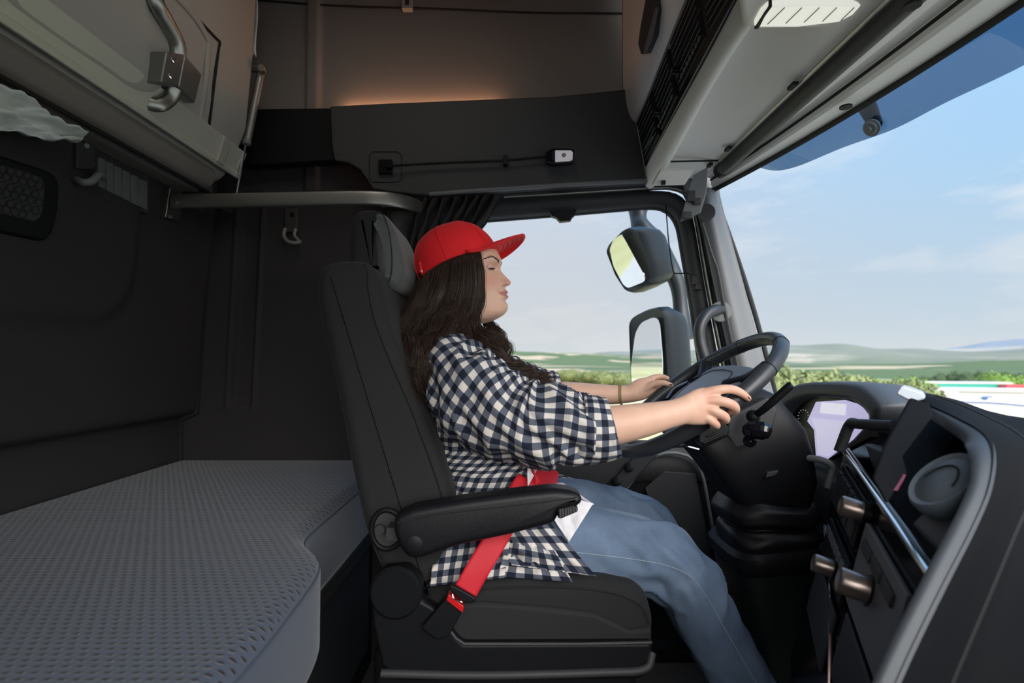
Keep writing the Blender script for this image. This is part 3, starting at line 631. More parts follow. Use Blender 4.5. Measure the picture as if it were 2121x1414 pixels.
# ---- lower bunk mattress: plan outline, rounded edge, embossed dimple pattern
mt = thing('mattress', 'blue grey dimpled foam mattress of the lower bunk in the foreground', 'mattress', (-.8, .8, -.53))
def mtm():
    m = mat('mattress knit', (.095, .108, .135), .9, sheen=.25, spec=.25); t = m.node_tree; b = t.nodes['Principled BSDF']
    uv = t.nodes.new('ShaderNodeTexCoord'); s = t.nodes.new('ShaderNodeSeparateXYZ'); t.links.new(uv.outputs['Object'], s.inputs[0])
    # offset rows of dimples
    ry = math_n(t, 'MULTIPLY', s.outputs[1], 1 / .0125); row = math_n(t, 'FLOOR', ry); odd = math_n(t, 'MODULO', math_n(t, 'ABSOLUTE', row), 2.0)
    rx = math_n(t, 'ADD', math_n(t, 'MULTIPLY', s.outputs[0], 1 / .0165), math_n(t, 'MULTIPLY', odd, .5))
    fxn = math_n(t, 'ABSOLUTE', math_n(t, 'SUBTRACT', math_n(t, 'FRACT', rx), .5)); fyn = math_n(t, 'ABSOLUTE', math_n(t, 'SUBTRACT', math_n(t, 'FRACT', ry), .5))
    e = math_n(t, 'SQRT', math_n(t, 'ADD', math_n(t, 'POWER', math_n(t, 'MULTIPLY', fxn, 1.0), 2.0), math_n(t, 'POWER', math_n(t, 'MULTIPLY', fyn, 1.25), 2.0)))
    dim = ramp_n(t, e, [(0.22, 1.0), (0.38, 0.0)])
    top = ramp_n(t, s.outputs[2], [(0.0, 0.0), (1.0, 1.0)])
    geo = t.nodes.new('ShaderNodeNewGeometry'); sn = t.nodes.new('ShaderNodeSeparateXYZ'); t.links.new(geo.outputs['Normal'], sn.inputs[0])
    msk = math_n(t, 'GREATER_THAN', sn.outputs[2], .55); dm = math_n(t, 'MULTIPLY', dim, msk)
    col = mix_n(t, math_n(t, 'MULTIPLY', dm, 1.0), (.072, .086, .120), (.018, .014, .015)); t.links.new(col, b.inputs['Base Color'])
    bp = t.nodes.new('ShaderNodeBump'); bp.inputs['Strength'].default_value = .6; bp.inputs['Distance'].default_value = .0025; bp.invert = True
    t.links.new(dm, bp.inputs['Height']); t.links.new(bp.outputs[0], b.inputs['Normal']); return m
pl = [(-1.205, YR + .03), (-.34, YR + .03), (-.325, .45), (-.322, .72), (-.335, .93), (-.352, 1.005), (-.385, 1.05), (-.428, 1.09), (-.436, 1.15), (-.436, 1.5), (-.436, 1.935), (-1.205, 1.935)]
q = round_closed(pl, 200, 2); rings = []; zt = -.357; th = .19; r = .035
for i in range(8): a = i / 7 * math.pi / 2; o2 = offset_poly(q, r * (1 - math.sin(a)) ); rings.append(np.column_stack([offset_poly(q, r * (1 - math.sin(a))), np.full(200, zt - th + r * (1 - math.cos(a)))]))
for i in range(8, -1, -1): a = i / 8 * math.pi / 2; rings.append(np.column_stack([offset_poly(q, r * (1 - math.sin(a))), np.full(200, zt - r * (1 - math.cos(a)))]))
MB().loft(rings).build('mattress_cover', mtm(), mt)
MB().tube(np.column_stack([offset_poly(q, .003), np.full(200, zt - .022)]), .0022, 6).build('piping', mat('mattress piping', (.06, .07, .09), .8), mt)
bb = thing('storage_chest', 'black storage box base under the lower bunk mattress', 'storage', (-.8, .8, FLOOR))
MB().box((-1.205, YR + .02, FLOOR + .002), (-.50, 1.93, -.552)).build('storage_box', M['pl_black'], bb, bevel=.01)
MB().box((-.50, YR + .02, -.60), (-.455, 1.93, -.552)).build('front_rail', M['pl_dark'], bb, bevel=.006)
MB().box((-.499, .95, FLOOR + .1), (-.49, 1.85, -.62)).build('front_flap', M['pl_dark'], bb, bevel=.003)

# ================================================================== DRIVER'S SEAT
SE = thing('driver_seat', 'black fabric driver seat with headrest and fold down armrest', 'seat', (-.05, 1.37, FLOOR))
y0, y1 = 1.115, 1.625
bp_ = [(660, 545), (700, 536), (745, 534), (766, 545), (780, 575), (790, 625), (812, 700), (845, 770), (880, 860), (912, 950), (938, 1035), (945, 1090), (925, 1150), (890, 1215), (800, 1215), (768, 1150), (745, 1080), (722, 970), (700, 850), (672, 720), (655, 655), (648, 600), (650, 565)]
mb = MB(); pillow(mb, prof_px(bp_, y0 + .0), y0, y1, .035, n=150, it=3); bkr = mb.build('backrest', M['seat'], SE)
sm = [(712, 545), (748, 543), (758, 556), (765, 600), (780, 665), (812, 750), (850, 845), (885, 940), (915, 1030)]
MB().tube([P(x, y, y0 - .001) for x, y in [(754, 546), (762, 560), (764, 600), (778, 665), (808, 745), (845, 830), (878, 915), (905, 990), (920, 1040)]], .0016, 6, 6).build('seam', M['seam'], bkr)
# softer inner cushion of the backrest
ip = [(-.325, .30), (-.300, .20), (-.285, .13), (-.262, .05), (-.225, -.05), (-.185, -.15), (-.15, -.25), (-.12, -.35), (-.2, -.37), (-.4, .1)]
mb = MB(); pillow(mb, [(-.36, .165), (-.31, .17), (-.285, .15), (-.262, .05), (-.222, -.05), (-.182, -.15), (-.145, -.25), (-.115, -.35), (-.2, -.40), (-.34, -.1), (-.40, .12)], y0 + .06, y1 - .06, .03, n=90, it=2); mb.build('back_cushion', mat('grey seat insert', (.06, .062, .07), .9, bump=.4, bscale=500, sheen=.2), SE)
# headrest: rear shell and front pillow
hr = [(722, 560), (720, 480), (722, 448), (734, 431), (758, 427), (768, 440), (770, 500), (768, 560)]
mb = MB(); pillow(mb, prof_px([(720, 575), (718, 500), (722, 452), (735, 432), (768, 428), (795, 440), (800, 470), (798, 560), (800, 578)], 1.235), 1.235, 1.505, .03, n=100, it=3); hd_ = mb.build('headrest', M['seat'], SE)
mb = MB(); pillow(mb, prof_px([(768, 442), (778, 434), (796, 440), (812, 470), (828, 520), (832, 560), (824, 590), (806, 598), (786, 590), (774, 560), (768, 500)], 1.225), 1.225, 1.515, .035, n=100, it=3); hf = mb.build('headrest_cushion', mat('headrest fabric', (.075, .078, .08), .9, bump=.4, bscale=600, var=.2, vscale=600, sheen=.2), SE)
MB().tube([P(x, y, 1.224) for x, y in ((770, 448), (780, 438), (794, 446), (806, 480), (812, 530), (810, 570), (800, 588), (788, 586))], .0014, 6, 5).build('seam', M['seam'], hf)
# seat cushion
cp_ = [(880, 1235), (905, 1222), (985, 1202), (1100, 1196), (1250, 1200), (1315, 1212), (1345, 1240), (1357, 1290), (1352, 1335), (1250, 1345), (1000, 1345), (900, 1330)]
mb = MB(); pillow(mb, prof_px(cp_, 1.11), 1.105, 1.635, .035, n=150, it=3); cu_ = mb.build('seat_cushion', M['seat'], SE)
MB().tube([P(x, y, 1.102) for x, y in ((985, 1222), (1060, 1216), (1180, 1216), (1270, 1228), (1325, 1252), (1345, 1290))], .0014, 6, 6).build('seam', M['seam'], cu_)
MB().prism([P(x, y, 1.094) for x, y in ((925, 1252), (1000, 1248), (1120, 1258), (1230, 1270), (1285, 1296), (1305, 1306), (1352, 1300), (1350, 1342), (950, 1340), (915, 1300))], (0, .045, 0)).build('side_bolster', mat('dark bolster', (.012, .012, .013), .85), cu_, bevel=.01)
# side shield, recliner, suspension
sh = [(775, 1190), (800, 1175), (845, 1172), (872, 1195), (875, 1245), (905, 1262), (945, 1320), (960, 1334), (1352, 1332), (1350, 1385), (1330, 1408), (830, 1412), (790, 1380), (772, 1300), (765, 1230)]
mb = MB(); mb.prism([P(x, y, 1.075) for x, y in sh], (0, .03, 0)); shd = mb.build('side_shield', M['pl_black'], SE, bevel=.008)
MB().tubeprof(P(822, 1222, 1.078), (0, -1, 0), [(0, .052), (.012, .052), (.018, .046), (.019, 0)], 40).build('recliner_cover', M['pl_side'], shd)
MB().tube([P(x, y, 1.073) for x, y in ((900, 1266), (945, 1322), (962, 1333), (1200, 1333), (1350, 1330))], .003, 8).build('trim_edge', M['pl_dark'], shd)
MB().box((-.29, 1.12, -.88), (.26, 1.60, -.60)).build('seat_frame', M['pl_black'], SE, bevel=.02)
mb = MB()
for k in range(7): q = MB.tube(mb, [(-.30, 1.14, -.90 + -.018 * k), (.26, 1.14, -.90 - .018 * k), (.27, 1.60, -.90 - .018 * k), (-.31, 1.60, -.90 - .018 * k), (-.30, 1.14, -.90 - .018 * k)], .014, 8)
mb.build('suspension_bellows', M['rubber'], SE)
MB().box((-.30, 1.14, FLOOR), (.26, 1.60, -.99)).build('base_plate', M['pl_black'], SE, bevel=.01)
MB().tube([P(790, 1394, 1.07), P(1000, 1398, 1.07), P(1250, 1392, 1.07), P(1335, 1385, 1.07), P(1352, 1350, 1.08)], .008, 10, 6).build('base_rail', M['pl_dark'], SE)
MB().tube([P(1250, 1330, 1.3), P(1420, 1338, 1.45), P(1425, 1345, 1.5)], .012, 10).build('adjuster_bar', M['pl_black'], SE)
# armrest
ar = [(818, 1068), (850, 1052), (950, 1035), (1080, 1018), (1150, 1011), (1188, 1016), (1205, 1027), (1207, 1038), (1192, 1050), (1160, 1056), (1148, 1082), (1060, 1105), (950, 1128), (870, 1155), (845, 1153), (825, 1125), (815, 1095)]
mb = MB(); pillow(mb, prof_px(ar, 1.02), 1.01, 1.075, .014, n=150, it=2, k=4); arm = mb.build('armrest', M['leather'], SE)
mb = MB(); mb.prism([P(x, y, 1.0) for x, y in ((1153, 1056), (1185, 1045), (1197, 1048), (1198, 1060), (1160, 1076), (1156, 1072))], (0, .05, 0)); wh = mb.build('adjuster_wheel', M['pl_black'], arm, bevel=.004)
mb = MB()
for k in range(7): mb.box(P(1159 + k * 5.5, 1072 - k * 2, .998), P(1162 + k * 5.5, 1052 - k * .8, 1.005))
mb.build('wheel_ridge', M['pl_dark'], wh)
MB().tubeprof(P(858, 1126, 1.012), (0, -1, 0), [(0, .017), (.004, .0165), (.005, .015)], 30).build('pivot_cap', M['pl_black'], arm)
MB().tube([P(822, 1083, 1.009), P(900, 1066, 1.007), P(1000, 1054, 1.007), P(1120, 1040, 1.008), P(1195, 1030, 1.009)], .0012, 6, 5).build('seam', M['seam'], arm)
rg = []
for a in np.linspace(0, 2 * math.pi, 40, endpoint=False): rg.append(P(800 + 30 * math.cos(a) * (1 + .2 * (math.cos(a) > 0)), 1096 + 40 * math.sin(a), 1.105))
mb = MB(); mb.tube(rg + rg[:1], .0055, 10, caps=False); pv = mb.build('pivot_ring', M['pl_black'], SE)
MB().prism([p + A(0, .0, 0) for p in rg], (0, .02, 0)).tubeprof(P(788, 1096, 1.10), (0, -1, 0), [(0, .012), (.006, .010)], 16).box(P(800, 1120, 1.06), P(845, 1080, 1.10)).build('pivot_plate', M['pl_dark'], pv)

# ================================================================== STEERING WHEEL AND COLUMN
WC = A(.473, 1.37, -.087); TH = math.radians(37); WR = .235
wu = A(math.cos(TH), 0, math.sin(TH)); wv = A(0, -1, 0); wn_ = A(-math.sin(TH), 0, math.cos(TH))
def wp(a, r=WR, h=0): a = math.radians(a); return WC + wu * (r * math.cos(a)) + wv * (r * math.sin(a)) + wn_ * h     # a=0 front-top, 90 = nearest the camera
sw = thing('steering_wheel', 'black leather steering wheel held by the driver with both hands', 'steering wheel', WC)
mb = MB(); c = [wp(a) for a in np.linspace(0, 360, 121)]; a2 = np.linspace(0, 2 * math.pi, 20, endpoint=False); rings = []
for a in np.linspace(0, 360, 145)[:-1]:
    rad = unit(wp(a) - WC); rings.append(wp(a) + np.outer(np.cos(a2), rad) * .0165 + np.outer(np.sin(a2), wn_) * .0185)
rings.append(rings[0]); mb.loft(rings, caps=False); rim = mb.build('rim', M['grip'], sw, fix=False)
for s in (-1, 1):
    for a in (s * 62, s * 28): 
        MB().tube([wp(a) + unit(wp(a) - WC) * .0170 * math.cos(t) + wn_ * .019 * math.sin(t) for t in np.linspace(0, 2 * math.pi, 24)], .0009, 4).build('seam', M['seam'], rim)
mb = MB()
for a in np.arange(-62, 62, 1.6):
    b = a; p = wp(b, WR - .0135, .0125); mb.tube([p, wp(b + .5, WR - .0155, .0075)], .0011, 4)
mb.build('stitching', M['pl_mid'], rim)
# centre pad: rounded plate tapering toward the spokes
padk = 1.1
pad = [(.095, -.13), (.115, -.09), (.12, 0), (.115, .09), (.095, .13), (.04, .15), (-.02, .14), (-.075, .10), (-.115, .05), (-.12, 0), (-.115, -.05), (-.075, -.10), (-.02, -.14), (.04, -.15)]
def pp(q, h): return np.array([WC + wu * a + wv * b + wn_ * h for a, b in q])
q = round_closed(np.array(pad) * padk, 80, 2)
mb = MB(); mb.loft([pp(q * .8, -.05), pp(q * .97, -.035), pp(q, -.020), pp(q * .985, -.008), pp(q * .93, -.001), pp(q * .75, .004), pp(q * .4, .008), pp(q * .1, .009)]); pd = mb.build('centre_pad', mat('grey airbag cover', (.24, .27, .32), .45, bump=.3, bscale=600), sw)
mb = MB(); q2 = q * A(.72, .62); mb.tube([p for p in np.vstack([pp(q2, .0058), pp(q2[:1], .0058)])], .001, 5); mb.build('pad_seam', M['seam'], pd)
for a in (58, -58, 132, -132):
    d_ = wp(a, WR - .012, -.004); b_ = wp(a + (8 if a > 0 else -8) * (1 if abs(a) < 90 else -1), .11, -.018)
    MB().tube([b_, (b_ + d_) / 2 + wn_ * -.006, d_], [.030, .022, .020], 14, 6, flat=1.0).build('spoke', M['pl_black'], sw)
for s in (1, -1):
    MB().tube([wp(s * 75, .13, -.012), wp(s * 92, .15, -.014), wp(s * 110, .135, -.014)], [.022, .027, .022], 14, 5).build('spoke_cover', M['pl_gloss'], sw)
    # thumb switch pod below the spoke
    q = P(1478, 905, 1.17) if s == 1 else None
mb = MB(); mb.prism([P(x, y, 1.19) for x, y in ((1448, 885), (1500, 872), (1515, 890), (1508, 905), (1460, 928), (1446, 915))], (0, .04, 0)); sp_ = mb.build('switch_pod', M['pl_black'], sw, bevel=.006)
MB().prism([P(x, y, 1.186) for x, y in ((1456, 916), (1505, 896), (1504, 902), (1460, 924))], (0, .01, 0)).prism([P(x, y, 1.186) for x, y in ((1464, 902), (1484, 894), (1486, 898), (1466, 907))], (0, .01, 0)).build('button', M['pl_gloss'], sp_, bevel=.002)
mb = MB(); mb.tube([WC - wn_ * .03, WC - wn_ * .12], .06, 24); mb.build('hub', M['pl_black'], sw)
# column shroud
sc = thing('steering_column', 'black steering column shroud with leather gaiter and floor pedestal', 'steering column', (.65, 1.37, FLOOR))
def ringpx(pl, pr, yc, hw, n=40, e=.38, tilt=0):
    a = P(*pl, yc); b = P(*pr, yc); c = (a + b) / 2; h = (b - a) / 2; t = np.linspace(0, 2 * math.pi, n, endpoint=False)
    ca = np.sign(np.cos(t)) * np.abs(np.cos(t)) ** e; sa = np.sign(np.sin(t)) * np.abs(np.sin(t)) ** e
    return c + np.outer(ca, h) + np.outer(sa, A(tilt, -hw, 0))
R_ = [ringpx((1430, 872), (1560, 800), 1.37, .06), ringpx((1418, 885), (1585, 812), 1.37, .075), ringpx((1412, 905), (1612, 845), 1.37, .09), ringpx((1430, 935), (1640, 880), 1.37, .10), ringpx((1455, 965), (1655, 930), 1.37, .10), ringpx((1480, 1000), (1664, 985), 1.37, .095), ringpx((1500, 1025), (1655, 1030), 1.37, .085)]
mb = MB(); mb.loft(R_); sd = mb.build('shroud', M['pl_black'], sc, ang=30)
MB().prism([P(x, y, 1.272) for x, y in ((1512, 862), (1590, 822), (1612, 850), (1600, 890), (1562, 938), (1525, 930), (1505, 900))], (0, .03, 0)).build('shroud_facet', M['pl_dark'], sd, bevel=.006)
MB().prism([P(x, y, 1.262) for x, y in ((1590, 978), (1614, 974), (1608, 984), (1586, 990))], (0, .02, 0)).build('shroud_catch', M['pl_dark'], sd, bevel=.002)
MB().tube([P(1403, 912, 1.30), P(1420, 922, 1.28), P(1448, 930, 1.27)], .003, 8, 4).build('bright_strip', M['chrome'], sd)
# gaiter bellows
fold = [((1500, 1022), (1655, 1030), .085), ((1490, 1036), (1672, 1034), .10), ((1485, 1050), (1682, 1046), .108), ((1494, 1068), (1680, 1060), .104), ((1508, 1078), (1672, 1072), .092), ((1500, 1084), (1676, 1082), .10), ((1494, 1096), (1684, 1092), .108), ((1496, 1118), (1688, 1106), .108), ((1502, 1136), (1686, 1122), .102), ((1506, 1150), (1684, 1140), .10)]
rr = [ringpx(a, b, 1.37, h, n=72, e=.7) for a, b, h in fold]; rr = [crom([r[k] for r in rr], 6) for k in range(72)]
rr = np.array(rr).transpose(1, 0, 2)
for i in range(rr.shape[0]):
    for j in range(72): rr[i, j] += A(1, 1, 0) * .006 * noise.noise(Vector((j * .12, i * .14, 1.3))) + A(0, 0, 1) * .008 * noise.noise(Vector((j * .1, 0, i * .03)))
MB().loft(rr).build('gaiter', M['leather'], sc, ang=60)
mb = MB(); mb.loft([ringpx((1496, 1118), (1700, 1098), 1.37, .118, e=.4), ringpx((1488, 1128), (1706, 1108), 1.37, .124, e=.4), ringpx((1490, 1150), (1706, 1130), 1.37, .124, e=.4), ringpx((1500, 1162), (1700, 1140), 1.37, .118, e=.4)]); mb.build('collar', M['pl_black'], sc, ang=30)
mb = MB(); mb.loft([ringpx((1498, 1150), (1702, 1140), 1.37, .116, e=.4), ringpx((1524, 1250), (1710, 1250), 1.37, .11, e=.4), ringpx((1556, 1414), (1720, 1414), 1.37, .10, e=.4), ringpx((1600, 1600), (1740, 1600), 1.37, .09, e=.4)]); mb.build('pedestal', mat('dark green black plastic', (.006, .010, .010), .5), sc, ang=30)
# stalks
MB().tube([P(1560, 862, 1.24), P(1585, 845, 1.20), P(1632, 803, 1.17), P(1641, 797, 1.165)], [.0075, .0085, .0095, .0075], 14, 5).sph(P(1560, 862, 1.235), (.0155, .0155, .0155)).build('stalk', M['pl_black'], sc)
mb = MB(); mb.sph(P(1553, 913, 1.235), (.015, .015, .015)).tube([P(1548, 893, 1.225), P(1560, 890, 1.205), P(1585, 893, 1.195), P(1597, 898, 1.19)], [.014, .021, .020, .012], 10, 4).tube([P(1553, 913, 1.235), P(1552, 895, 1.22)], .011, 12); mb.build('stalk', M['pl_gloss'], sc, ang=25)
# ================================================================== DASHBOARD
DB = thing('dashboard', 'black truck dashboard with arched cowl, display with lavender glare and angled centre console', 'dashboard', (1.0, 1.1, -.4))
# cowl arch over the instruments
outer_ = [(1585, 880), (1592, 850), (1612, 822), (1640, 801), (1680, 793), (1760, 795), (1790, 806), (1818, 834), (1822, 852), (1815, 885)]
def cl_pt(x, y, off=0): 
    t = (x - 1600) / 210; return P(x, y, 1.58 - .43 * t + off)
oa = crom([cl_pt(x, y) for x, y in outer_], 5)
inn = crom([cl_pt(x, y) + A(.0, 0, 0) for x, y in [(1608, 885), (1614, 858), (1632, 838), (1655, 826), (1690, 820), (1750, 825), (1772, 833), (1796, 852), (1800, 870), (1796, 890)]], 5)
back = oa + A(.25, 0, -.02) ; back[:, 2] = np.minimum(back[:, 2], back[:, 2])
deep = inn + A(.055, 0, -.01)
MB().loft([deep, inn, inn * .7 + oa * .3 + A(-.004, 0, 0), oa * .8 + inn * .2 + A(-.002, 0, 0.001), oa + A(.006, 0, .002), oa + A(.05, 0, .004), oa + A(.12, 0, -.002), back + A(0, 0, -.03)], closed=False, caps=False).build('cowl', mat('dash cowl plastic', (.055, .060, .068), .5, bump=.5, bscale=500), DB, fix=False, ang=0)
# display glass; its lavender window reflection is put in as a glow
def dscr(x, y, off=0):
    return PX(x, y, .815 - off)
scr = MB().prism([dscr(x, y) for x, y in ((1606, 895), (1612, 850), (1640, 828), (1700, 822), (1760, 828), (1800, 856), (1802, 905), (1712, 952), (1680, 948), (1650, 920))], (.02, 0, 0)).build('instrument_panel', mat('gauge panel', (.008, .008, .009), .35, spec=.2), DB)
lav = emis('lavender glass glare', (.50, .47, .72), .85)
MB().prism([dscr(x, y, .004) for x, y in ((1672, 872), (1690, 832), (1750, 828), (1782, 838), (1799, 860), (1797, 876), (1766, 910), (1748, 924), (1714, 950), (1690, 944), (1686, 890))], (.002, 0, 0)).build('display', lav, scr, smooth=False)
MB().prism([dscr(x, y, .0065) for x, y in ((1701, 833), (1752, 837), (1750, 860), (1698, 855))], (.001, 0, 0)).build('glare_field', emis('pale glare field', (.66, .66, .76), .95), scr, smooth=False)
MB().prism([dscr(x, y, .0065) for x, y in ((1680, 866), (1766, 874), (1752, 914), (1714, 944), (1694, 940), (1690, 890))], (.001, 0, 0)).build('glare_field', emis('lower glare field', (.56, .54, .72), .9), scr, smooth=False)
mb = MB()
for (cx, cy, r) in ((1664, 862, 15), (1650, 884, 13), (1658, 905, 12)):
    for k in range(9): a = math.radians(-200 + k * 27); mb.tube([dscr(cx + r * .8 * math.cos(a), cy + r * math.sin(a), .003), dscr(cx + r * .62 * math.cos(a), cy + r * .8 * math.sin(a), .003)], .0007, 4)
mb.build('gauge_marks', emis('gauge marks', (.8, .8, .8), .4), scr)
MB().prism([dscr(x, y, .004) for x, y in ((1606, 846), (1624, 834), (1622, 862), (1606, 868))], (.01, 0, 0)).build('side_trim', M['pl_mid'], scr)
# dash top surface to the windscreen
ysd = np.linspace(YR, 1.90, 50); G = []
for t in np.linspace(0, 1, 14):
    row = []
    for y in ysd:
        a = A(np.interp(y, [-.5, .5, .75, 1.2, 1.6, 1.9], [.72, .74, .86, .97, .96, .95]), y, np.interp(y, [-.5, .5, .8, 1.1, 1.3, 1.6, 1.9], [-.23, -.20, -.17, -.15, -.15, -.20, -.24])); b = ws_bot(y) + A(.03, 0, -.01)
        row.append(a * (1 - t) + b * t)
    G.append(row)
dt = M['pl_dark']
MB().grid(G).build('dash_top', dt, DB, fix=False, ang=0)
# panel below instruments and lower dash body
MB().prism([(.88, y, -.16) for y in (0,)] + [(.80, 0, -.22), (.78, 0, -.40), (.95, 0, -.62), (1.25, 0, -.62), (1.25, 0, -.26), (1.0, 0, -.20)], (0, 0, 0)) if False else None
MB().prism([(.90, 1.10, -.27), (.84, 1.10, -.30), (.82, 1.10, -.42), (.95, 1.10, -.70), (1.27, 1.10, -.70), (1.27, 1.10, -.30)], (0, .80, 0)).build('lower_dash', M['pl_black'], DB, bevel=.02)
MB().tube([P(1672, 948, 1.28), P(1700, 952, 1.26), P(1720, 962, 1.25), P(1722, 975, 1.25), P(1712, 1010, 1.25)], .008, 10, 5).build('pocket_rim', M['pl_mid'], DB)
# angled centre stack
TF, TN, BF, BN = A(.72, 1.15, -.20), A(.49, .62, -.256), A(.62, 1.15, -.55), A(.385, .62, -.60)
def S(u, v, h=0):
    p = (TF * (1 - u) + TN * u) * (1 - v) + (BF * (1 - u) + BN * u) * v
    n = unit(np.cross(TN - TF, BF - TF)); n = n if n[0] < 0 else -n; return p + n * h
SN = unit(np.cross(TN - TF, BF - TF)); SN = SN if SN[0] < 0 else -SN
def proj(p):
    x, y, z = p; cp, sp2 = math.cos(PITCH), math.sin(PITCH); f = y * cp + z * sp2; u_ = -y * sp2 + z * cp; return np.array([1060.5 + F * x / f, 707 - F * u_ / f])
def Sinv(px, py, h=0):
    u, v = .5, .5
    for _ in range(30):
        p0 = proj(S(u, v, h)) - (px, py); J = np.stack([(proj(S(u + 1e-4, v, h)) - proj(S(u, v, h))) / 1e-4, (proj(S(u, v + 1e-4, h)) - proj(S(u, v, h))) / 1e-4], 1)
        try: d_ = np.linalg.solve(J, p0)
        except Exception: break
        u -= float(np.clip(d_[0], -.3, .3)); v -= float(np.clip(d_[1], -.3, .3))
    return u, v
def quad(u0, v0, u1, v1, h, th, name, m, par, bev=.003):
    q = [S(u0, v0, h), S(u1, v0, h), S(u1, v1, h), S(u0, v1, h)]; return MB().prism(q, SN * -th).build(name, m, par, bevel=bev)
stk = quad(-.05, -.02, 1.0, 1.3, 0, .012, 'centre_stack', M['pl_gloss'], DB, .008)
MB().tube([S(-.03, -.005, .004), S(.3, -.012, .006), S(.7, -.008, .006), S(1.0, .0, .004)], .0055, 10, 6).build('chrome_strip', M['chrome'], stk)
MB().tube([S(-.02, .46, .003), S(.3, .62, .003), S(.7, 1.0, .003)], .0035, 8, 5).build('chrome_strip', M['chrome'], stk)
quad(.03, .06, .42, .30, .006, .006, 'switch_bank', M['pl_black'], stk)
for k in range(5): quad(.05 + k * .07, .09, .105 + k * .07, .27, .012, .008, 'rocker_switch', M['pl_dark'], stk, .002)
quad(.06, .36, .45, .56, .008, .008, 'radio_unit', M['pl_black'], stk)
for k in range(6): quad(.09 + k * .055, .39, .13 + k * .055, .43, .012, .006, 'radio_button', M['pl_mid'], stk, .001)
quad(.50, .12, .92, .48, .009, .009, 'climate_panel', M['pl_mid'], stk)
for k in range(3): quad(.55 + k * .11, .17, .64 + k * .11, .22, .014, .008, 'climate_button', M['pl_dark'], stk, .002)
quad(.52, .52, .90, .80, .006, .006, 'lower_panel', M['pl_dark'], stk)
quad(.05, .62, .42, .9, .006, .006, 'storage_tray', M['pl_dark'], stk)
for (px, py, r, ln) in ((1772, 1055, .0170, .040), (1712, 1174, .0170, .040), (1782, 1216, .0195, .046)):
    u, v = Sinv(px, py, .02); kn = MB().tubeprof(S(u, v, 0), SN, [(0, r * .8), (.006, r * .8), (.0065, r), (ln, r), (ln + .003, r * .9), (ln + .0025, r * .7), (ln + .001, 0)], 40).build('control_knob', M['copper'], stk)
    MB().tubeprof(S(u, v, 0), SN, [(0, r * 1.25), (.010, r * 1.2), (.012, r * .9)], 32).build('knob_collar', M['pl_black'], kn)
# tray, switch column and cup recess above the strip
MB().tube([P(1738, 935, 1.16), P(1760, 880, 1.16), P(1780, 878, 1.12), P(1850, 882, 1.05)], .011, 12, 5).build('tray_rim', M['pl_dark'], DB)
MB().prism([P(1764, 945, 1.12), P(1850, 945, 1.0), P(1850, 1010, 1.0), P(1800, 1010, 1.1)], (.15, .0, -.02)).build('tray', M['pl_black'], DB, bevel=.006)
MB().prism([P(1790, 920, 1.05), P(1838, 938, 1.0), P(1842, 975, 1.0), P(1808, 972, 1.04)], (.03, .02, .0)).build('tray_insert', M['pl_dash'], DB, bevel=.006)
# slanted switch column
def sc_pt(x, y, o=0): return P(x, y, .92 - .25 * (y - 820) / 300) + A(-o, 0, 0)
colm = MB().prism([sc_pt(x, y) for x, y in ((1885, 822), (1925, 836), (1933, 862), (1869, 946), (1880, 978), (1836, 1044), (1806, 990), (1830, 921))], (.008, .012, -.003)).build('switch_column', M['pl_side'], DB, bevel=.006)
MB().prism([sc_pt(x, y, .008) for x, y in ((1893, 846), (1912, 858), (1872, 918), (1850, 902))], (.02, 0, 0)).build('handbrake_lever', M['pl_dark'], colm, bevel=.004)
MB().prism([sc_pt(x, y, .006) for x, y in ((1832, 1004), (1845, 972), (1860, 984), (1843, 1018))], (.02, 0, 0)).build('hazard_switch', mat('dark red switch', (.16, .015, .03), .4), colm, bevel=.003)
MB().prism([P(x, y, .93) for x, y in ((1855, 816), (1867, 798), (1910, 812), (1918, 826), (1890, 834))], (.04, .05, 0)).build('top_latch', mat('pale grey latch', (.40, .44, .50), .4), colm, bevel=.004)
# housing frame arching round the cup recess
fp = [P(1895, 832, .98), P(1935, 848, .93), P(1985, 872, .84), P(2030, 900, .76), P(2046, 940, .71), P(2036, 1010, .675), P(2002, 1090, .645), P(1945, 1200, .61), P(1880, 1330, .585), P(1830, 1440, .57), P(1780, 1560, .56)]
fc = crom(fp, 6)
nf = len(fc); wd_ = np.interp(np.linspace(0, 1, nf), [0, .35, .5, 1], [.020, .026, .016, .014])
tf = np.array([unit(v_) for v_ in np.gradient(fc, axis=0)]); inw = np.array([unit(np.cross(t_, unit(p_))) for t_, p_ in zip(tf, fc)])
if inw[nf // 2][0] > 0: inw = -inw
fi = fc + inw * wd_[:, None]
MB().loft([fi + A(.05, .03, 0), fi + A(.012, .006, 0), fi + A(.003, 0, 0), fi * .8 + fc * .2 + A(-.002, -.001, .001), fc * .8 + fi * .2 + A(-.002, -.001, .001), fc, fc + A(.004, -.002, -.002) - inw * .004], closed=False, caps=False).build('console_frame', M['pl_dash'], DB, fix=False, ang=0)
oc2 = crom([P(1900, 812, 1.02), P(1960, 828, .98), P(2040, 862, .90), P(2110, 900, .82), P(2150, 950, .76), P(2138, 1020, .71), P(2100, 1110, .675), P(2050, 1230, .64), P(1995, 1360, .61), P(1945, 1480, .59), P(1895, 1600, .58)], 6)
oc3 = crom([A(1.10, 1.30, -.17), A(1.10, 1.12, -.18), P(2300, 880, .90), P(2420, 960, .80), P(2500, 1040, .70), P(2520, 1120, .64), P(2520, 1230, .60), P(2520, 1340, .57), P(2520, 1450, .55), P(2520, 1560, .54), P(2520, 1660, .53)], 6)

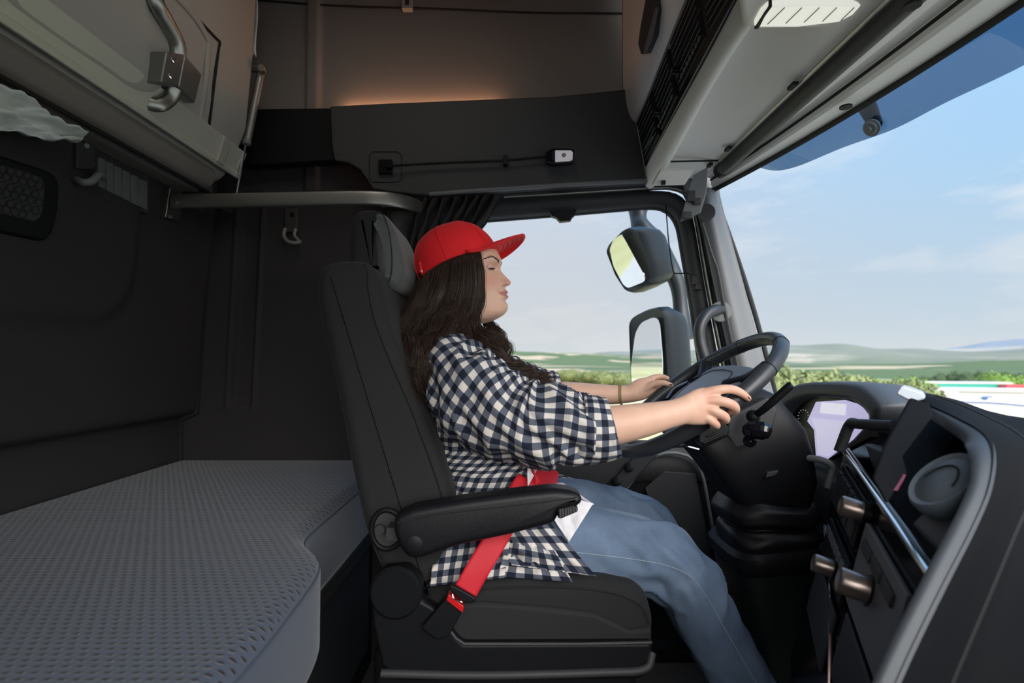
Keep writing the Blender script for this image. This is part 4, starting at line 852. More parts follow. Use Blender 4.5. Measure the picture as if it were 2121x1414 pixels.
sd2 = MB().loft([fc - inw * .004, fc * .5 + oc2 * .5 + A(.0, -.008, .006), oc2, oc2 + A(.03, -.004, -.004), oc3 * .5 + oc2 * .5, oc3], closed=False, caps=False).build('console_side', M['pl_side'], DB, fix=False, ang=0)
MB().tube([p for p in oc2[4:]], .0025, 6).build('panel_seam', M['seam'], sd2)
# dark recess behind the frame, with the round cup lid
MB().prism([P(1880, 870, 1.05), P(2000, 880, .95), P(2060, 930, .9), P(2050, 1050, .85), P(1960, 1200, .78), P(1850, 1060, .9), P(1860, 960, 1.0)], (.10, .04, -.02)).build('recess_back', M['pl_black'], DB)
cpn = unit(A(-.72, .08, .69)); cpc = P(1957, 997, .74)
cup = MB().tubeprof(cpc, cpn, [(-.03, .048), (-.012, .052), (0, .052), (.006, .048), (.004, .042), (.003, .040), (.005, .036), (.006, 0)], 48).build('cup_holder_lid', mat('grey rubber lid', (.15, .18, .21), .6), DB)
u_ = unit(np.cross(cpn, (0, 0, 1))); w_ = np.cross(cpn, u_)
MB().tube([cpc + cpn * .0065 + u_ * .036 * math.cos(t) * .8 + w_ * (.036 * math.sin(t) + .012) for t in np.linspace(math.pi * 1.05, math.pi * 1.95, 16)], .0012, 5).build('lid_groove', M['seam'], cup)
MB().prism([P(1885, 1085, .78), P(1960, 1010, .76), P(2020, 1040, .70), P(1960, 1150, .66)], (.02, .02, -.06)).build('cup_shelf', M['pl_dash'], DB, bevel=.008)
MB().box((.9, YR + .01, FLOOR), (1.27, 1.1, -.3)).build('dash_core', M['pl_black'], DB)
# ================================================================== THE DRIVER
PE = thing('person', 'person in a red cap, gingham shirt and blue jeans driving, both hands on the wheel', 'person', (-.03, 1.37, -.5))
def Q(x, y, d=1.37): return P(x, y, d)
S1 = 1.37 / F           # metres per pixel at the driver's mid plane
def fbm(v, o=3):
    s = 0; a = 1
    for _ in range(o): s += a * noise.noise(v); v = v * 2.03; a *= .5
    return s
# ---- head: rows from under the chin to the crown, front / centre / back / half width in pixels of the mid plane
HR = [  # py, front, centre, back, halfwidth(m), front squareness
 (671, 985, 965, 925, .036), (667, 1012, 975, 905, .047), (662, 1029, 975, 895, .054), (655, 1041.5, 975, 888, .058), (648, 1048.5, 973, 884, .0605), (640, 1050.5, 970, 880, .0625), (630, 1051.2, 968, 876, .0645),
 (620, 1049.5, 966, 873, .066), (612, 1048, 964, 870, .0675), (604, 1046.0, 962, 868, .069), (596, 1044, 960, 866, .0705), (588, 1042, 958, 864, .072), (580, 1040, 956, 862, .0735),
 (570, 1038, 954, 861, .0745), (560, 1037, 952, 861, .075), (550, 1038.5, 950, 861, .075), (540, 1039, 948, 862, .075), (530, 1037, 946, 863, .0745), (518, 1031, 944, 866, .073),
 (505, 1020, 942, 872, .069), (492, 1004, 940, 880, .061), (482, 984, 938, 893, .049), (475, 962, 936, 910, .032), (471, 945, 935, 925, .012)]
HR = np.array(HR)
profx = np.array([(505, 1020), (520, 1030), (530, 1036), (538, 1039.3), (546, 1040.3), (553, 1040), (558, 1038.8), (562.5, 1039.6), (567, 1042.6), (572, 1047), (577, 1051.6), (582, 1056.8), (586, 1060.6), (589, 1061), (592, 1059), (595, 1052.5), (597, 1048.6), (600, 1048.8), (603, 1051.2), (606.5, 1054.4), (609, 1054.2), (611, 1050.6), (613, 1053.4), (616.5, 1055.6), (620, 1052.6), (623, 1049.8), (627, 1050.8), (633, 1054), (640, 1054), (646, 1051.3), (652, 1046), (658, 1036), (664, 1022), (668, 1009), (671, 990)])
def gs(x, c, w): return math.exp(-((x - c) / w) ** 2)
NR, NC = 300, 320
HY = math.radians(11); HC = Q(955, 600)
def RHd(v, s=1): v = np.asarray(v, float); c_, s_ = math.cos(HY), s * math.sin(HY); return np.stack([v[..., 0] * c_ + v[..., 1] * s_, -v[..., 0] * s_ + v[..., 1] * c_, v[..., 2]], -1)
def RH(p, s=1): p = np.asarray(p, float); o_ = A(HC[0], 1.37, 0); return RHd(p - o_, s) + o_
pys = np.concatenate([np.linspace(671, 545, 240), np.linspace(544, 471, 60)]); head = []
for py in pys:
    ks = HR[:, 0][::-1]; fx_, cx_, bx_, hw_ = [np.interp(py, ks, HR[:, k][::-1]) for k in (1, 2, 3, 4)]
    pf = np.interp(py, profx[:, 0], profx[:, 1]) if py > 505 else fx_
    ridge = (pf - fx_) * S1
    Xc, Z = Q(cx_, py)[0], Q(cx_, py)[2]; af, ab = (fx_ - cx_) * S1, (cx_ - bx_) * S1; row = []
    for a in np.linspace(0, 2 * math.pi, NC, endpoint=False):
        ca, sa = math.cos(a), math.sin(a)
        if ca > 0:
            e = np.interp(py, [540, 600, 640, 671], [1.02, 1.04, 1.0, 1.0]); x = af * abs(ca) ** (e * .86); y = hw_ * abs(sa) ** 1.0 * (1 if sa > 0 else -1)
        else: x = -ab * abs(ca) ** .92; y = hw_ * sa
        ay = abs(y); s = 1 if y > 0 else -1; dx = 0; dn = 0
        if ca > 0:
            # width of the central ridge: nose, lips, chin
            wn = np.interp(py, [535, 556, 566, 580, 588, 594, 598, 604, 612, 622, 630, 645, 660, 671], [.040, .012, .0085, .0105, .0125, .011, .010, .017, .018, .016, .020, .024, .03, .03])
            dx += ridge * math.exp(-(ay / wn) ** 2.2)
            # nostril wings, alar groove
            dx += .0100 * gs(ay, .0138, .0050) * gs(py, 590, 5.2) ; dx -= .0035 * gs(ay, .0215, .004) * gs(py, 588, 8) ; dx -= .004 * gs(ay, .0075, .0035) * gs(py, 597, 2.2)
            # lips: side fullness, parting line, corners
            lw = .0255; lf = max(0, 1 - (ay / lw) ** 2)
            dx += .0022 * lf * gs(py, 606.2, 3.6) * (1 - math.exp(-(ay / .012) ** 2)) + .0026 * lf * gs(py, 616.5, 3.8) * (1 - math.exp(-(ay / .012) ** 2)); dx -= .0030 * math.sqrt(lf) * gs(py, 611.2 - 60 * ay ** 1.5, 1.3)
            dx -= .0055 * gs(ay, .0275, .0050) * gs(py, 609.5, 3.4); dx += .0022 * gs(ay, .035, .008) * gs(py, 608, 10)
            dx -= .0025 * gs(py, 624.5, 3) * gs(ay, 0, .02)
            # eye socket, lids, brow ridge, cheek
            dx -= .0085 * gs(ay, .0175, .0075) * gs(py, 562, 9); dx -= .0075 * gs(ay, .034, .015) * gs(py, 560.5, 8.5); dx += .0052 * gs(ay, .0335, .0105) * gs(py, 560.5, 5.6); dx += .0035 * gs(ay, .030, .018) * gs(py, 546, 6)
            dx += .0045 * gs(ay, .043, .016) * gs(py, 588, 13); dn += .003 * gs(ay, .055, .02) * gs(py, 592, 16); dx += .0015 * gs(ay, .025, .01) * gs(py, 572, 5)
            # crease above the lid and lid slit
            dx -= .0016 * gs(ay, .0335, .0115) * gs(py, 554.6, 1.6); dx -= .0018 * gs(ay, .034, .0125) * gs(py, 564.3 - 25 * (ay - .034) ** 1 * 10 * .0, 1.3)
        row.append((Xc + x + dx, 1.37 + y + s * dn, Z))
    head.append(row)
head = RH(np.array(head))
hm = MB().loft(head)
# neck and a slim continuous trunk, arms, legs
hm.tube([Q(950, 635), Q(944, 668), Q(938, 700), Q(930, 735)], [.052, .0515, .054, .066], 28, 6)
hm.tube([Q(935, 710), Q(945, 760), Q(975, 860), Q(1000, 960), Q(1020, 1060), Q(1015, 1120)], [.05, .095, .11, .105, .115, .12], 26, 5, roundcap=True)
hm.tube([Q(930, 740, 1.20), Q(932, 738, 1.54)], [.055, .055], 18, roundcap=True)
EL = P(1178, 882, 1.075); WR_ = P(1400, 852, 1.088)
hm.tube([P(935, 755, 1.20), P(1020, 815, 1.14), EL], [.05, .047, .042], 20, 5, roundcap=True)
def fore(mb, pts, rads, rz, n=28, sm=8):       # forearm with elliptical section: rads across the picture, rz in depth
    p = crom([np.append(np.append(a, b), c) for a, b, c in zip(pts, rads, rz)], sm); rings = []; T = np.gradient(p[:, :3], axis=0)
    for i in range(len(p)):
        t = unit(T[i]); w = unit(np.cross(t, (0, 1, 0))); d = np.cross(w, t); a = np.linspace(0, 2 * math.pi, n, endpoint=False)
        rings.append(p[i, :3] + np.outer(np.cos(a) * p[i, 3], w) + np.outer(np.sin(a) * p[i, 4], d))
    mb.loft(rings)
k1 = 1.08 / F
fore(hm, [EL, P(1230, 884, 1.075), P(1268, 881, 1.075), P(1330, 870, 1.078), P(1385, 858, 1.085), P(1412, 851, 1.09), P(1432, 845, 1.094)], [.038, .042, 41 * k1, 35.5 * k1, 29 * k1, 28.5 * k1, 32 * k1], [.040, .041, .040, .034, .026, .022, .020])
# right hand: back of the palm, four fingers over the rim, thumb behind
fore(hm, [P(1408, 852, 1.092), P(1432, 847, 1.094), P(1452, 842, 1.096), P(1470, 838, 1.100), P(1480, 837, 1.104)], [27 * k1, 34 * k1, 38.5 * k1, 37 * k1, 26 * k1], [.020, .0185, .0175, .0155, .011])
def finger(pts, r): hm.tube(pts, r, 16, 5, roundcap=True)
finger([P(1440, 824, 1.095), P(1470, 812, 1.094), P(1498, 806, 1.092), P(1519, 807, 1.098), P(1537, 815, 1.108), P(1550, 825, 1.117)], [.0120, .0112, .0100, .0096, .0086, .0068])
finger([P(1440, 836, 1.093), P(1470, 829, 1.090), P(1500, 832, 1.084), P(1519, 840, 1.089), P(1523, 849, 1.106), P(1513, 853, 1.124), P(1503, 851, 1.134)], [.0125, .0115, .0104, .0102, .0092, .0084, .007])
finger([P(1438, 850, 1.094), P(1465, 847, 1.089), P(1488, 855, 1.084), P(1501, 863, 1.090), P(1503, 870, 1.106), P(1494, 872, 1.123), P(1486, 869, 1.132)], [.0125, .0113, .0100, .0098, .0088, .008, .0068])
finger([P(1434, 862, 1.096), P(1458, 862, 1.091), P(1473, 871, 1.088), P(1482, 878, 1.093), P(1484, 882, 1.106), P(1476, 883, 1.119)], [.0115, .0100, .0090, .0088, .0078, .0066])
finger([P(1425, 832, 1.105), P(1448, 826, 1.125), P(1472, 824, 1.150), P(1490, 828, 1.172)], [.013, .012, .0105, .008])
# left arm and hand (further away, palm towards the wheel)
k2 = 1.62 / F
hm.tube([P(938, 735, 1.54), P(1010, 790, 1.60), P(1110, 812, 1.66)], [.05, .047, .042], 20, 5, roundcap=True)
fore(hm, [P(1085, 812, 1.665), P(1155, 810, 1.66), P(1205, 814, 1.655), P(1262, 817, 1.645), P(1298, 816, 1.64), P(1318, 811, 1.635)], [.031, 20.5 * k2, 22 * k2, 20.5 * k2, 18.5 * k2, 20 * k2], [.04, .040, .038, .031, .027, .024])
fore(hm, [P(1306, 815, 1.636), P(1325, 807, 1.632), P(1342, 800, 1.629), P(1358, 795, 1.628)], [19 * k2, 22.5 * k2, 20 * k2, 13 * k2], [.022, .020, .018, .012])
finger([P(1335, 806, 1.622), P(1352, 796, 1.612), P(1372, 793, 1.600), P(1390, 797, 1.592)], [.0125, .0112, .0096, .0070])
finger([P(1335, 792, 1.636), P(1354, 782, 1.642), P(1370, 780, 1.640), P(1382, 783, 1.630)], [.0115, .0100, .0092, .0072])
finger([P(1330, 797, 1.645), P(1352, 789, 1.655), P(1372, 790, 1.648), P(1382, 798, 1.632)], [.0115, .0100, .0092, .0072])
finger([P(1328, 806, 1.650), P(1348, 800, 1.658), P(1366, 802, 1.650), P(1375, 811, 1.634)], [.0110, .0098, .009, .0072])
finger([P(1322, 816, 1.652), P(1340, 813, 1.656), P(1355, 815, 1.648), P(1362, 822, 1.634)], [.0100, .0088, .008, .0066])
# slim legs inside the jeans
for (h, kn, an) in ((P(1020, 1130, 1.27), P(1400, 1190, 1.22), P(1640, 1590, 1.24)), (P(1020, 1110, 1.47), P(1350, 1085, 1.50), P(1560, 1400, 1.56))):
    hm.tube([h, (h + kn) / 2, kn, (kn + an) / 2, an], [.06, .058, .045, .04, .03], 16, 5, roundcap=True)
raw = hm.build('body_raw', M['pl_black'], fix=True, ang=0)
md = raw.modifiers.new('r', 'REMESH'); md.mode = 'VOXEL'; md.voxel_size = .0019; md.adaptivity = 0
me = bpy.data.meshes.new_from_object(raw.evaluated_get(bpy.context.evaluated_depsgraph_get())); bpy.data.objects.remove(raw)
bm = bmesh.new(); bm.from_mesh(me); isl = list(bm.verts)
def vsm(sel, it, f=.5):
    for _ in range(it): bmesh.ops.smooth_vert(bm, verts=sel, factor=f, use_axis_x=True, use_axis_y=True, use_axis_z=True)
vsm([v for v in bm.verts], 2); hx = Q(960, 680)
vsm([v for v in bm.verts if v.co.z < hx[2] + .01 or v.co.x < -.08], 5)
bm.to_mesh(me); bm.free(); me.name = 'body'
body_o = bpy.data.objects.new('body', me); COL.objects.link(body_o); body_o.parent = PE
me.polygons.foreach_set('use_smooth', [True] * len(me.polygons))
# skin with natural colouring: lips, blush, knuckles stored per vertex
n = len(me.vertices); co = np.empty(n * 3, dtype=np.float32); me.vertices.foreach_get('co', co); co = co.reshape(-1, 3)
cr = RH(co.astype(float), -1); y_ = cr[:, 1]; zc = cr[:, 2]; xc = cr[:, 0]
pyv = 707 - F * (-y_ * math.sin(PITCH) + zc * math.cos(PITCH)) / (y_ * math.cos(PITCH) + zc * math.sin(PITCH))
# recover row at mid plane for head points
pym = 707 - F * (-1.37 * math.sin(PITCH) + zc * math.cos(PITCH)) / (1.37 * math.cos(PITCH) + zc * math.sin(PITCH))
ay = np.abs(y_ - 1.37); front = xc > Q(1030, 600)[0]
lw = .0265; lf = np.clip(1 - (ay / lw) ** 2, 0, 1)
lip = np.clip((8.4 * lf ** .5 - np.abs(pym - 611.8)) / 1.6, 0, 1) * front * (ay < lw)
blush = np.exp(-((ay - .048) / .022) ** 2 - ((pym - 590) / 17) ** 2) * (xc > Q(985, 600)[0]) * (pym < 640) + .8 * np.exp(-(ay / .013) ** 2 - ((pym - 586) / 9) ** 2) * (xc > Q(1048, 600)[0])
lid_tone = np.exp(-((ay - .034) / .015) ** 2 - ((pym - 558) / 6) ** 2) * (xc > Q(1010, 600)[0])  # mask for a darker skin tone at the eyelids
kn_ = np.zeros(n)
for c in (P(1472, 806, 1.085), P(1472, 826, 1.08), P(1519, 836, 1.08), P(1498, 860, 1.08), P(1468, 845, 1.08), P(1548, 820, 1.11), P(1480, 876, 1.085), P(1512, 803, 1.09)): kn_ += np.exp(-((co - c.astype(np.float32)) ** 2).sum(1) / .010 ** 2)
at = me.color_attributes.new('tone', 'FLOAT_COLOR', 'POINT'); buf = np.zeros((n, 4), dtype=np.float32); buf[:, 0] = lip; buf[:, 1] = np.clip(blush + kn_ * .8, 0, 1); buf[:, 2] = lid_tone; buf[:, 3] = 1; at.data.foreach_set('color', buf.ravel())
sk = mat('skin', (.60, .36, .25), .46, bump=.12, bscale=900, spec=.4, bdist=.0004); t = sk.node_tree; b = t.nodes['Principled BSDF']
va_ = t.nodes.new('ShaderNodeVertexColor'); va_.layer_name = 'tone'; s = t.nodes.new('ShaderNodeSeparateColor'); t.links.new(va_.outputs[0], s.inputs[0])
tcn = t.nodes.new('ShaderNodeTexCoord'); nn = t.nodes.new('ShaderNodeTexNoise'); nn.inputs['Scale'].default_value = 45; nn.inputs['Detail'].default_value = 5; t.links.new(tcn.outputs['Object'], nn.inputs[0])
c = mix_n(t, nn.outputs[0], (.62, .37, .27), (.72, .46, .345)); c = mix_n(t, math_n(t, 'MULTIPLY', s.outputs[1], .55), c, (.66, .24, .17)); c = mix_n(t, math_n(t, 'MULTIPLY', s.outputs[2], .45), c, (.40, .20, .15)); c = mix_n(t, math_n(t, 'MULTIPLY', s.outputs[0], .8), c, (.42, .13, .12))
t.links.new(c, b.inputs['Base Color']); b.inputs['Subsurface Weight'].default_value = .12; b.inputs['Subsurface Radius'].default_value = (.012, .004, .002); b.inputs['Subsurface Scale'].default_value = .5
me.materials.clear(); me.materials.append(sk)
# eyes, brows, lashes, nails
nb = len(me.vertices)
from mathutils.bvhtree import BVHTree
bvh = BVHTree.FromPolygons([v.co for v in me.vertices], [p.vertices[:] for p in me.polygons])
def on_skin(px, py, yy, off=0, dirn=(-1, 0, 0)):       # shoot from the front (+X) at a height and side offset onto the face
    z = Q(1000, py)[2]; hit, nrm_, _, _ = bvh.ray_cast(Vector(RH(A(.3, 1.37 + yy, z))), Vector(RHd(A(*dirn))))
    if hit is None: return np.array(Q(px, py)) + A(0, yy, 0)
    return np.array(hit) + np.array(nrm_) * off
dk = mat('dark brow hair', (.035, .020, .014), .7); eyew = mat('eye white', (.26, .21, .19), .3); iris = mat('brown iris', (.05, .025, .015), .1)
for sg in (-1, 1):
    # brow: short overlapping hairs
    mb = MB(); rnd = random.Random(5)
    for k in range(85):
        u = rnd.random(); yy = sg * (.016 + .036 * u); pyb = np.interp(u, [0, .35, .62, 1], [547.5, 542.5, 538.8, 545.5]) + rnd.uniform(-1, 1) * np.interp(u, [0, .3, 1], [3.0, 2.7, .8])
        p0 = on_skin(0, pyb, yy, .0006); p1 = on_skin(0, pyb + np.interp(u, [0, .6, 1], [-2.5, -.5, 2.2]), yy + sg * .0045, .0010); mb.tube([p0, (p0 + p1) / 2, p1], [.00034, .00030, .00012], 4)
    mb.build('eyebrow', dk, PE, fix=False)
    # eyeball set under the lids, looking down the road
    ec = on_skin(0, 560.5, sg * .0335); ec = ec + RHd(A(-.0112, 0, 0))
    eb = MB().sph(ec, (.0118, .0118, .0118), 28, 18).build('eye', eyew, PE)
    MB().tubeprof(ec + unit(RHd(A(1, 0, -.42))) * .0100, RHd(A(1, 0, -.42)), [(0, .0046), (.0012, .0044), (.0018, .003), (.0020, 0)], 24).build('iris', iris, eb)
    lr_ = []
    for el in np.linspace(math.radians(80), math.radians(-9), 12):
        lr_.append([ec + .01255 * RHd(A(math.cos(el - .10 * abs(b_)) * math.cos(b_), math.cos(el) * math.sin(b_), math.sin(el - .12 * b_ * b_))) for b_ in np.linspace(-1.3, 1.3, 22)])
    MB().grid(lr_).build('eyelid', sk, PE, fix=False, ang=0)
    mb = MB(); up_ = []
    for u in np.linspace(0, 1, 11):
        yy = sg * (.0225 + .0235 * u); b_ = (u - .5) * 1.9 * sg; el = math.radians(-9); up_.append(ec + .0129 * RHd(A(math.cos(el - .10 * abs(b_)) * math.cos(b_), math.cos(el) * math.sin(b_), math.sin(el - .12 * b_ * b_))))
    mb.tube(up_, [.0004 + .0007 * u for u in np.linspace(0, 1, 11)], 5)
    for u in np.linspace(.1, 1, 22):
        i = int(u * 10); b0 = up_[min(i, 10)] * (1 - (u * 10 - i)) + up_[min(i + 1, 10)] * (u * 10 - i); mb.tube([b0, b0 + RHd(A(.004, sg * .001 * u, -.0018)), b0 + RHd(A(.0072, sg * (.0015 + .003 * u), -.0005))], [.0004, .0003, .0001], 4)
    mb.build('eyelashes', dk, PE, fix=False)
    mb = MB(); mb.tube([on_skin(0, 565.6 - 1.0 * abs(u - .5), sg * (.024 + .021 * u), .0003) for u in np.linspace(0, 1, 7)], .0004, 4); mb.build('lower_lash_line', dk, PE, fix=False)
nail = mat('dark plum nail', (.06, .012, .018), .2)
for (c, dr, nm) in ((P(1551, 821.5, 1.111), P(1553, 827, 1.118) - P(1545, 819, 1.110), A(.3, -.55, .8)), (P(1389, 794.8, 1.588), P(1391, 797, 1.59) - P(1382, 794, 1.595), A(.1, -.7, .7))):
    dr = unit(dr); nm = unit(nm - dr * nm.dot(dr)); sd_ = np.cross(dr, nm); rg_ = []
    for a in np.linspace(-1, 1, 7): rg_.append([c + sd_ * a * .0046 + nm * (.0004 - .0016 * a * a) + dr * b * (.0062 - .0012 * a * a) for b in np.linspace(-1, 1, 7)])
    MB().grid(rg_).build('fingernail', nail, PE, fix=False, solid=.0008)
# ---- gingham shirt
def gingham():
    m = bpy.data.materials.new('navy gingham'); m.use_nodes = True; t = m.node_tree; b = t.nodes['Principled BSDF']; b.inputs['Roughness'].default_value = .9; b.inputs['Specular IOR Level'].default_value = .2
    uv = t.nodes.new('ShaderNodeUVMap'); uv.uv_map = 'UVMap'; s = t.nodes.new('ShaderNodeSeparateXYZ'); t.links.new(uv.outputs[0], s.inputs[0]); per = 1 / .0246
    def st(o):
        f = math_n(t, 'FRACT', math_n(t, 'ADD', math_n(t, 'MULTIPLY', o, per), 100.0)); return math_n(t, 'GREATER_THAN', f, .5)
    su, sv = st(s.outputs[0]), st(s.outputs[1]); tot = math_n(t, 'MULTIPLY', math_n(t, 'ADD', su, sv), .5)
    col = ramp_n(t, tot, [(0.0, (.66, .61, .56)), (.25, (.095, .105, .140)), (.75, (.005, .008, .020))], 'CONSTANT')
    # fine twill weave inside the half tone squares
    w = math_n(t, 'FRACT', math_n(t, 'MULTIPLY', math_n(t, 'ADD', s.outputs[0], s.outputs[1]), 700.0)); w = math_n(t, 'MULTIPLY', math_n(t, 'GREATER_THAN', w, .5), .07)
    col = mix_n(t, w, col, (.22, .24, .28)); t.links.new(col, b.inputs['Base Color'])
    tcn = t.nodes.new('ShaderNodeTexCoord'); n_ = t.nodes.new('ShaderNodeTexNoise'); n_.inputs['Scale'].default_value = 35; n_.inputs['Detail'].default_value = 3; t.links.new(tcn.outputs['Object'], n_.inputs[0])
    bp = t.nodes.new('ShaderNodeBump'); bp.inputs['Strength'].default_value = .35; bp.inputs['Distance'].default_value = .006; t.links.new(n_.outputs[0], bp.inputs['Height']); t.links.new(bp.outputs[0], b.inputs['Normal']); return m
GM = gingham()
shirt_mb = MB()
# torso rings: py, back px, front px, halfwidth, opening half-angle at the front (near side, far side)
TR = np.array([(672, 892, 968, .060, 25, 25), (690, 880, 990, .078, 22, 22), (706, 872, 1012, .125, 16, 16), (722, 866, 1032, .168, 12, 12), (745, 861, 1058, .196, 8, 8), (775, 858, 1085, .205, 6, 6), (810, 859, 1108, .208, 6, 6), (860, 866, 1128, .205, 10, 10), (910, 880, 1138, .20, 20, 12), (950, 893, 1144, .202, 46, 14), (990, 905, 1150, .207, 58, 16), (1030, 915, 1160, .214, 62, 20), (1070, 918, 1172, .220, 56, 24), (1110, 912, 1180, .226, 60, 30), (1150, 902, 1182, .230, 62, 34), (1185, 893, 1172, .228, 64, 36), (1212, 888, 1150, .215, 66, 40)], float)
rings = []; uvg = []; ptot = 0; rows = np.linspace(672, 1212, 110)
for i, py in enumerate(rows):
    bk_, fr_, hw, oa1, oa2 = [np.interp(py, TR[:, 0], TR[:, k]) for k in range(1, 6)]
    cx = (bk_ + fr_) / 2; c = Q(cx, py); ax = (fr_ - bk_) / 2 * S1; row = []; ur = []; acc = 0; last = None
    for a in np.linspace(math.radians(-oa1), math.radians(-360 + oa2), 150):
        e = 2.3; ca, sa = math.cos(a), math.sin(a); r = (abs(ca / ax) ** e + abs(sa / hw) ** e) ** (-1 / e)
        x, y = r * ca, r * sa
        near = smooth((-sa - .1) / .6)
        # folds: belly compression lines and drape
        f1 = noise.noise(Vector((a * 1.6, (py * .011 + a * .9), 4.2))); f2 = noise.noise(Vector((a * 3.5 + py * .004, py * .034 - a * 1.2, 1.0)))
        amp = .010 * smooth((py - 760) / 160); fd = amp * f1 * 1.1 + (amp * .75) * (1 - abs(f2) * 3.0)
        rr_ = 1 + fd / r; p = A(c[0] + x * rr_, 1.37 + y * rr_, c[2] + .004 * f1)
        if last is not None: acc += math.hypot(x - last[0], y - last[1])
        last = (x, y); row.append(p); ur.append(acc)
    rings.append(row); uvg.append(ur)
rings = np.array(rings); uvg = np.array(uvg)
# u measured from the side seam so checks do not shear; v along the body
mid = 36
vv = np.concatenate([[0], np.cumsum(np.linalg.norm(np.diff(rings[:, mid], axis=0), axis=1))])
uvt = np.stack([(uvg - uvg[:, mid:mid + 1]) , np.repeat(vv[:, None], 150, 1)], 2)
shirt_mb.grid(rings, uvt)
def sleeve(path, rad, nn_=72, sm=12, seed=0, amp=.008, tw=0.0, uoff=0, flat=1.0):
    p = crom([np.append(a, r) for a, r in zip(path, rad)], sm); m = len(p); T = np.gradient(p[:, :3], axis=0); R2 = []; w = None
    ln = np.concatenate([[0], np.cumsum(np.linalg.norm(np.diff(p[:, :3], axis=0), axis=1))])
    for i in range(m):
        t = unit(T[i]); u = unit(np.cross(t, (0, 1, 0))); d = np.cross(u, t); row = []
        for j in range(nn_ + 1):
            a = 2 * math.pi * j / nn_ + math.pi / 2; s_ = ln[i]
            n1 = noise.noise(Vector((math.cos(a) * 1.1 + seed, math.sin(a) * 1.1, s_ * 9))); n2 = noise.noise(Vector((math.cos(a) * 1.0 + seed, math.sin(a) * 1.0 + s_ * 3, s_ * 26 + math.cos(a) * 1.4)))
            dd = amp * (1.2 * n1 + .9 * (1 - 2.6 * abs(n2)))
            row.append(p[i, :3] + (p[i, 3] + dd) * (u * math.cos(a) + d * math.sin(a) * flat))
        R2.append(row)
    R2 = np.array(R2); mr_ = float(np.mean(p[:, 3])); C_ = round(2 * math.pi * mr_ / .0246) * .0246
    # shear the weave with the twist of the sleeve
    U = np.stack([np.tile(np.linspace(0, C_, nn_ + 1), (m, 1)) + ln[:, None] * tw, np.repeat(ln[:, None], nn_ + 1, 1)], 2); return R2, U
R2, U = sleeve([P(920, 762, 1.235), P(942, 780, 1.19), P(985, 818, 1.145), P(1042, 860, 1.11), P(1100, 882, 1.09), P(1150, 880, 1.078), P(1195, 885, 1.074), P(1222, 885, 1.074)], [.068, .084, .088, .082, .077, .073, .068, .064], seed=2, amp=.0125, tw=.16)
shirt_mb.grid(R2, U)
# far sleeve, mostly hidden
R2, U = sleeve([P(940, 730, 1.52), P(985, 765, 1.59), P(1050, 792, 1.63), P(1110, 806, 1.655), P(1146, 808, 1.66)], [.075, .085, .080, .066, .056], seed=9, amp=.006); shirt_mb.grid(R2, U)
sh_o = shirt_mb.build('shirt', GM, PE, fix=False, ang=0, solid=.0016)
# rolled cuffs
def cuff(path, rad, seed, name='rolled_cuff'):
    R2, U = sleeve(path, rad, seed=seed, amp=.0035, sm=8); mb = MB(); inner_ = R2[-1] * .93 + R2[-1].mean(0) * .07
    mb.grid(R2, U); e = np.array([R2[-1], R2[-1] * .985 + R2[-1].mean(0) * .015 + (R2[-1] - R2[-3]) * .2, inner_, inner_ - (R2[-1] - R2[-6]) * 1.2]); mb.grid(e, np.stack([U[-1]] * 4)); return mb.build(name, GM, sh_o, fix=False, ang=0, solid=.0016)
cuff([P(1198, 887, 1.074), P(1206, 888, 1.074), P(1232, 889, 1.073), P(1258, 888, 1.073), P(1264, 887, 1.073)], [.058, .0655, .0655, .0620, .0600], 5)
cuff([P(1128, 804, 1.655), P(1134, 805, 1.656), P(1146, 806, 1.658), P(1153, 806, 1.66)], [.050, .054, .0545, .052], 7)
# collar
mb = MB(); rows_ = []
for a in np.linspace(-25, -335, 60):
    r = math.radians(a); c0 = Q(938, 688) + A(.064 * math.cos(r), .064 * math.sin(r), .028 * -math.cos(r) + .0)
    c1 = Q(938, 672) + A(.060 * math.cos(r), .060 * math.sin(r), .030 * -math.cos(r) * .6 + .004); c2 = Q(940, 700) + A(.082 * math.cos(r) + .01, .098 * math.sin(r), .018 * -math.cos(r) - .002)
    rows_.append([c0, c1, c1 * .5 + c2 * .5 + A(0, 0, .006), c2])
rows_ = np.array(rows_); mb.grid(rows_, np.stack([np.repeat(np.linspace(0, .33, 60)[:, None], 4, 1), np.tile(np.array([0, .03, .055, .08]), (60, 1))], 2)); mb.build('collar', GM, sh_o, fix=False, ang=0, solid=.002)
# shirt tails: near flap with pointed corner, far flap over the other leg
def sheet(corners, nu, nv, amp, seed, lift=0):
    a, b, c, d = [np.asarray(k, float) for k in corners]; G = []; U = []
    for i, s_ in enumerate(np.linspace(0, 1, nv)):
        row = []; ur = []
        for u in np.linspace(0, 1, nu):
            p = (a * (1 - u) + b * u) * (1 - s_) + (d * (1 - u) + c * u) * s_; w = amp * (noise.noise(Vector((u * 3 + seed, s_ * 2.2, 0))) + .5 * noise.noise(Vector((u * 7, s_ * 5 + seed, 2)))); row.append(p + A(0, -w, w * .4)); ur.append((u * np.linalg.norm(b - a), s_ * np.linalg.norm(d - a)))
        G.append(row); U.append(ur)
    return np.array(G), np.array(U)
def tail(c4, nu, nv, amp, seed):
    G, U = sheet(c4, nu, nv, amp, seed); m_ = MB(); m_.grid(G, U); m_.build('shirt_tail', GM, sh_o, fix=False, ang=0, solid=.0016)
tail([P(1010, 1080, 1.150), P(1125, 1062, 1.150), P(1234, 1193, 1.105), P(1060, 1170, 1.118)], 60, 50, .015, 1.3)
tail([P(1052, 1120, 1.135), P(1150, 1140, 1.122), P(1186, 1205, 1.098), P(1030, 1193, 1.112)], 60, 40, .014, 4.4)
